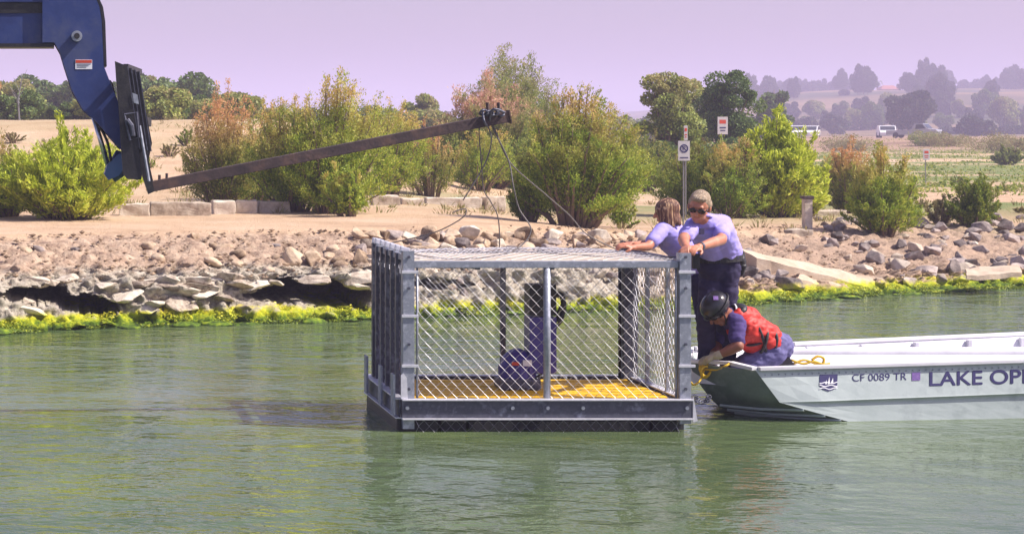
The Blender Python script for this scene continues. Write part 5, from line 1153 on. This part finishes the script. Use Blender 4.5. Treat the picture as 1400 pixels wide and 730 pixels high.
def woman():
    Yf = 17.62; foot = Vector(((966 - CX) / F * Yf, Yf, fl)); t = thing('person', 'woman with streaked brown hair in lavender polo reaching over the cage top for a cable', 'person', foot)
    pel = W(962, 374, 17.55); wst = W(946, 352, 17.5); ch = W(920, 327, 17.38); nk = W(914, 307, 17.32); hd = W(911, 291, 17.28)
    sN = W(905, 315, 17.2); eN = W(886, 337, 17.02); wN = W(866, 338, 16.88); sF = W(915, 313, 17.5); eF = W(893, 333, 17.38); wF = W(868, 334, 17.12)
    hips = [W(958, 382, 17.48), W(968, 382, 17.64)]; kn = [W(964, 440, 17.45), W(972, 440, 17.62)]; an = [Vector((foot.x - .02, 17.52, fl + .09)), Vector((foot.x + .06, 17.7, fl + .09))]
    def torso(mb, g):
        mb.cap(pel, .135 + g, wst, .115 + g); mb.cap(wst, .115 + g, ch, .12 + g); mb.cap(ch, .11 + g, sN + Vector((.03, .03, -.0)), .065 + g); mb.cap(ch, .11 + g, sF + Vector((.03, -.03, 0)), .065 + g); mb.cap(sN, .05 + g, sF, .05 + g)
    b = MB(); torso(b, -.01); b.cap(nk, .05, hd + Vector((.02, 0, -.03)), .046); L_, Mx = head(b, hd, (-.93, .30, -.2), (-.15, 0, 1), .98)
    for s_, e, w_ in ((sN, eN, wN), (sF, eF, wF)): b.cap(s_, .046, e, .038); b.cap(e, .038, lerp(e, w_, .4), .035); b.cap(lerp(e, w_, .4), .035, w_, .024)
    hand(b, wN, W(852, 335, 16.86) - wN, (.1, -.4, 1), .7, thumb=-1); hand(b, wF, W(853, 330, 17.0) - wF, (.2, .3, 1), .7, thumb=1)
    for h, k, a in zip(hips, kn, an): b.cap(h, .075, k, .05); b.cap(k, .05, a, .036)
    remesh('body', b, 'skin', t, .006, 3)
    c = MB(); torso(c, .012); c.cap(sN, .062, lerp(sN, eN, .68), .060); c.cap(sF, .062, lerp(sF, eF, .68), .060); remesh('shirt', c, 'lav', t, .007, 3, .006, 11)
    tr = MB(); tr.cap(pel + Vector((0, -.04, 0)), .135, lerp(pel, wst, .3), .13); tr.cap(pel + Vector((0, .04, 0)), .135, lerp(pel, wst, .3), .12)
    for h, k, a in zip(hips, kn, an): tr.cap(h, .10, k, .072); tr.cap(k, .072, a, .062)
    remesh('trousers', tr, 'navy', t, .009, 4, .008, 15)
    hr = MB(); hr.ball(L_(0, -.018, .036), (.092, .108, .092), Mx, 3); 
    for k in range(11):
        a = math.pi * (k / 10) + math.pi; x = math.cos(a) * .082; y = math.sin(a) * .088 + .01; hr.cap(L_(x * .9, y * .9, .03), .030, L_(x * 1.0, y * 1.05 - .01, -.10 - .02 * math.sin(k * 2.1)), .022)
    hr.cap(L_(-.06, .055, .04), .026, L_(-.078, .05, -.09), .016); hr.cap(L_(.06, .055, .04), .026, L_(.08, .05, -.09), .016)
    remesh('hair', hr, 'hair_brown', t, .006, 14, .002, 21)
    for a in an: sb = MB(); sb.cap(a + Vector((.03, 0, -.05)), .042, a + Vector((-.13, 0, -.06)), .035); remesh('shoe', sb, 'leather', t, .008, 3)
woman()
def kneeler():
    base = Vector(((1040 - CX) / F * 17.0, 17.0, fl)); t = thing('person', 'kneeling man in black helmet and red orange life vest bending over the bow', 'person', base)
    pel = W(1056, 475, 17.0); wst = W(1040, 460, 16.98); ch = W(1016, 443, 16.93); nk = W(1000, 434, 16.88); hd = W(981, 425, 16.80)
    sN = W(1007, 441, 16.72); eN = W(1009, 473, 16.60); wN = W(981, 486, 16.66); sF = W(996, 443, 17.08); eF = W(981, 470, 17.12); wF = W(975, 488, 16.92)
    hN, hF = W(1056, 480, 16.90), W(1056, 480, 17.12); kN = Vector(((1012 - CX) / F * 16.9, 16.9, fl + .09)); kF = Vector(((1008 - CX) / F * 17.15, 17.15, fl + .09)); aN = Vector((hN.x - .0, 16.92, fl + .07)); aF = Vector((hF.x + .02, 17.15, fl + .07))
    def torso(mb, g):
        mb.cap(pel + Vector((0, -.05, 0)), .12 + g, wst + Vector((0, -.04, 0)), .115 + g); mb.cap(pel + Vector((0, .05, 0)), .12 + g, wst + Vector((0, .04, 0)), .115 + g)
        mb.cap(wst + Vector((0, -.05, 0)), .115 + g, ch + Vector((0, -.06, 0)), .11 + g); mb.cap(wst + Vector((0, .05, 0)), .115 + g, ch + Vector((0, .07, 0)), .11 + g); mb.cap(sN, .062 + g, nk, .07 + g); mb.cap(sF, .062 + g, nk, .07 + g)
    b = MB(); torso(b, -.01); b.cap(nk, .062, hd + Vector((.03, 0, 0)), .058); L_, Mx = head(b, hd, (-.62, -.16, -.80), (-.8, -.1, .6), 1.05)
    for s_, e, w_ in ((sN, eN, wN), (sF, eF, wF)): b.cap(s_, .056, e, .047); b.cap(e, .047, lerp(e, w_, .4), .044); b.cap(lerp(e, w_, .4), .044, w_, .030)
    hand(b, wN, W(964, 489, 16.78) - wN, (0, -.6, 1), .55, -1); hand(b, wF, W(962, 490, 16.86) - wF, (0, .3, 1), .55, 1)
    for h, k, a in ((hN, kN, aN), (hF, kF, aF)): b.cap(h, .085, k, .055); b.cap(k, .055, a, .04)
    remesh('body', b, 'skin_dark', t, .006, 3)
    g = MB(); 
    hand(g, wN, W(964, 489, 16.78) - wN, (0, -.6, 1), .55, -1, .006); g.cap(wN, .036, lerp(wN, eN, .1), .038); remesh('glove', g, 'glove', t, .005, 2)
    g = MB(); hand(g, wF, W(962, 490, 16.86) - wF, (0, .3, 1), .55, 1, .006); g.cap(wF, .036, lerp(wF, eF, .12), .038); remesh('glove', g, 'glove', t, .005, 2)
    c = MB(); torso(c, .006); c.cap(sN, .072, lerp(sN, eN, .70), .066); c.cap(sF, .070, lerp(sF, eF, .66), .066); remesh('t_shirt', c, 'navy_tee', t, .008, 4, .010, 31)
    v = MB()
    for dy_ in (-.065, .075): v.cap(wst + Vector((.02, dy_, -.01)), .135, ch + Vector((.0, dy_, -.02)), .135)
    v.cap(ch + Vector((-.05, -.06, -.09)), .09, wst + Vector((-.0, -.06, -.09)), .095); v.cap(nk + Vector((.03, -.09, .02)), .052, ch + Vector((.02, -.06, .05)), .10); v.cap(nk + Vector((.03, .11, .02)), .052, ch + Vector((.02, .07, .05)), .10)
    ve = remesh('life_vest', v, 'vest', t, .008, 3, .012, 41)
    yk_ = MB(); yk_.ball(lerp(nk, ch, .45) + Vector((0, 0, .085)), (.085, .15, .045), Matrix.Rotation(-.55, 3, 'Y'), 3); remesh('black_yoke', yk_, 'leather', ve, .008, 3, .006, 2)
    cyl = lerp(nk, ch, .42) + Vector((0, 0, .128))
    for dx in (-.018, .018): build('reflective_stripe', MB().tube([cyl + Vector((dx - .02, -.12, -.045)), cyl + Vector((dx - .005, -.06, -.008)), cyl + Vector((dx + .005, .0, .004)), cyl + Vector((dx + .012, .05, .0))], .0085, 6), 'white_print', ve, smooth=True)
    for q0, q1 in ((W(1030, 436, 16.80), W(1047, 477, 16.80)), (W(1048, 452, 16.80), W(1042, 478, 16.79))):
        m_ = lerp(q0, q1, .5) + Vector((0, -.045, 0)); build('strap', MB().tube(bez([q0 + Vector((0, .05, .03)), q0 + Vector((0, -.02, 0)), m_, q1 + Vector((0, -.0, -.01)), q1 + Vector((0, .06, -.03))]), .014, 6), 'leather', ve, smooth=True)
    w0 = W(1037, 470, 16.80); build('strap', MB().tube(bez([W(1012, 468, 16.86), W(1025, 472, 16.79), W(1042, 468, 16.785), W(1062, 455, 16.86)]), .011, 6), 'leather', ve, smooth=True)
    tr = MB()
    for dy_ in (-.06, .06): tr.cap(pel + Vector((.02, dy_, .02)), .128, lerp(pel, wst, .4) + Vector((0, dy_, 0)), .12)
    for h, k, a in ((hN, kN, aN), (hF, kF, aF)): tr.cap(h, .118, k, .085); tr.cap(k, .085, a, .068)
    remesh('trousers', tr, 'jeans', t, .008, 4, .014, 51)
    build('belt', MB().tube(bez([W(1047, 447, 16.95), W(1057, 452, 16.84), W(1062, 462, 16.80), W(1060, 475, 16.80)]), .016, 6), 'leather', t, smooth=True)
    hm = MB(); hm.ball(L_(0, -.018, .045), (.118, .135, .112), Mx, 3)
    hs = remesh('helmet', hm, 'helmet', t, .007, 3)
    rm = MB(); rm.tube([L_(math.cos(a) * .119, -.018 + math.sin(a) * .136, .028) for a in np.linspace(0, 2 * math.pi, 25)], .007, 6); build('helmet_rim', rm, 'black', hs, smooth=True)
    bd = L_(-.0, -.0, 0); 
    for c_, s_ in (((-.098, -.04, .085), .018), ((.10, -.04, .085), .018)):
        n_ = (L_(*c_) - L_(0, -.018, .045)).normalized(); q_ = n_.to_track_quat('Z', 'Y').to_matrix(); pp = L_(0, -.018, .045) + Mx @ Vector((c_[0] / abs(c_[0]) * .088, -.03, .068)); build('helmet_emblem', MB().box(pp, (.04, .04, .006), (pp - L_(0, -.018, .045)).to_track_quat('Z', 'Y').to_matrix(), .002), 'purple_print', hs)
    build('chin_strap', MB().tube(bez([L_(-.095, 0, .02), L_(-.07, .03, -.06), L_(0, .055, -.115), L_(.07, .03, -.06), L_(.095, 0, .02)]), .007, 6), 'leather', hs, smooth=True)
    for a in (aN, aF): sb = MB(); sb.cap(a + Vector((.02, 0, -.01)), .045, a + Vector((.14, 0, -.02)), .036); remesh('shoe', sb, 'leather', t, .008, 3)
kneeler()
# ------------------------------------------------------------------ haze
hz_ = MB().span((-4200, -900, -4), (4200, 3600, 62)); hm_ = bpy.data.materials.new('pale_violet_haze'); hm_.use_nodes = True; N = hm_.node_tree.nodes; L = hm_.node_tree.links
N.remove(N['Principled BSDF']); pv = N.new('ShaderNodeVolumePrincipled'); pv.inputs['Color'].default_value = (.78, .71, 1.0, 1); pv.inputs['Density'].default_value = .0010; pv.inputs['Anisotropy'].default_value = .0
L.new(pv.outputs[0], N['Material Output'].inputs['Volume']); ho = build('haze', hz_, hm_); tag(ho, 'pale violet summer haze lying over the whole plain', 'haze', kind='stuff')
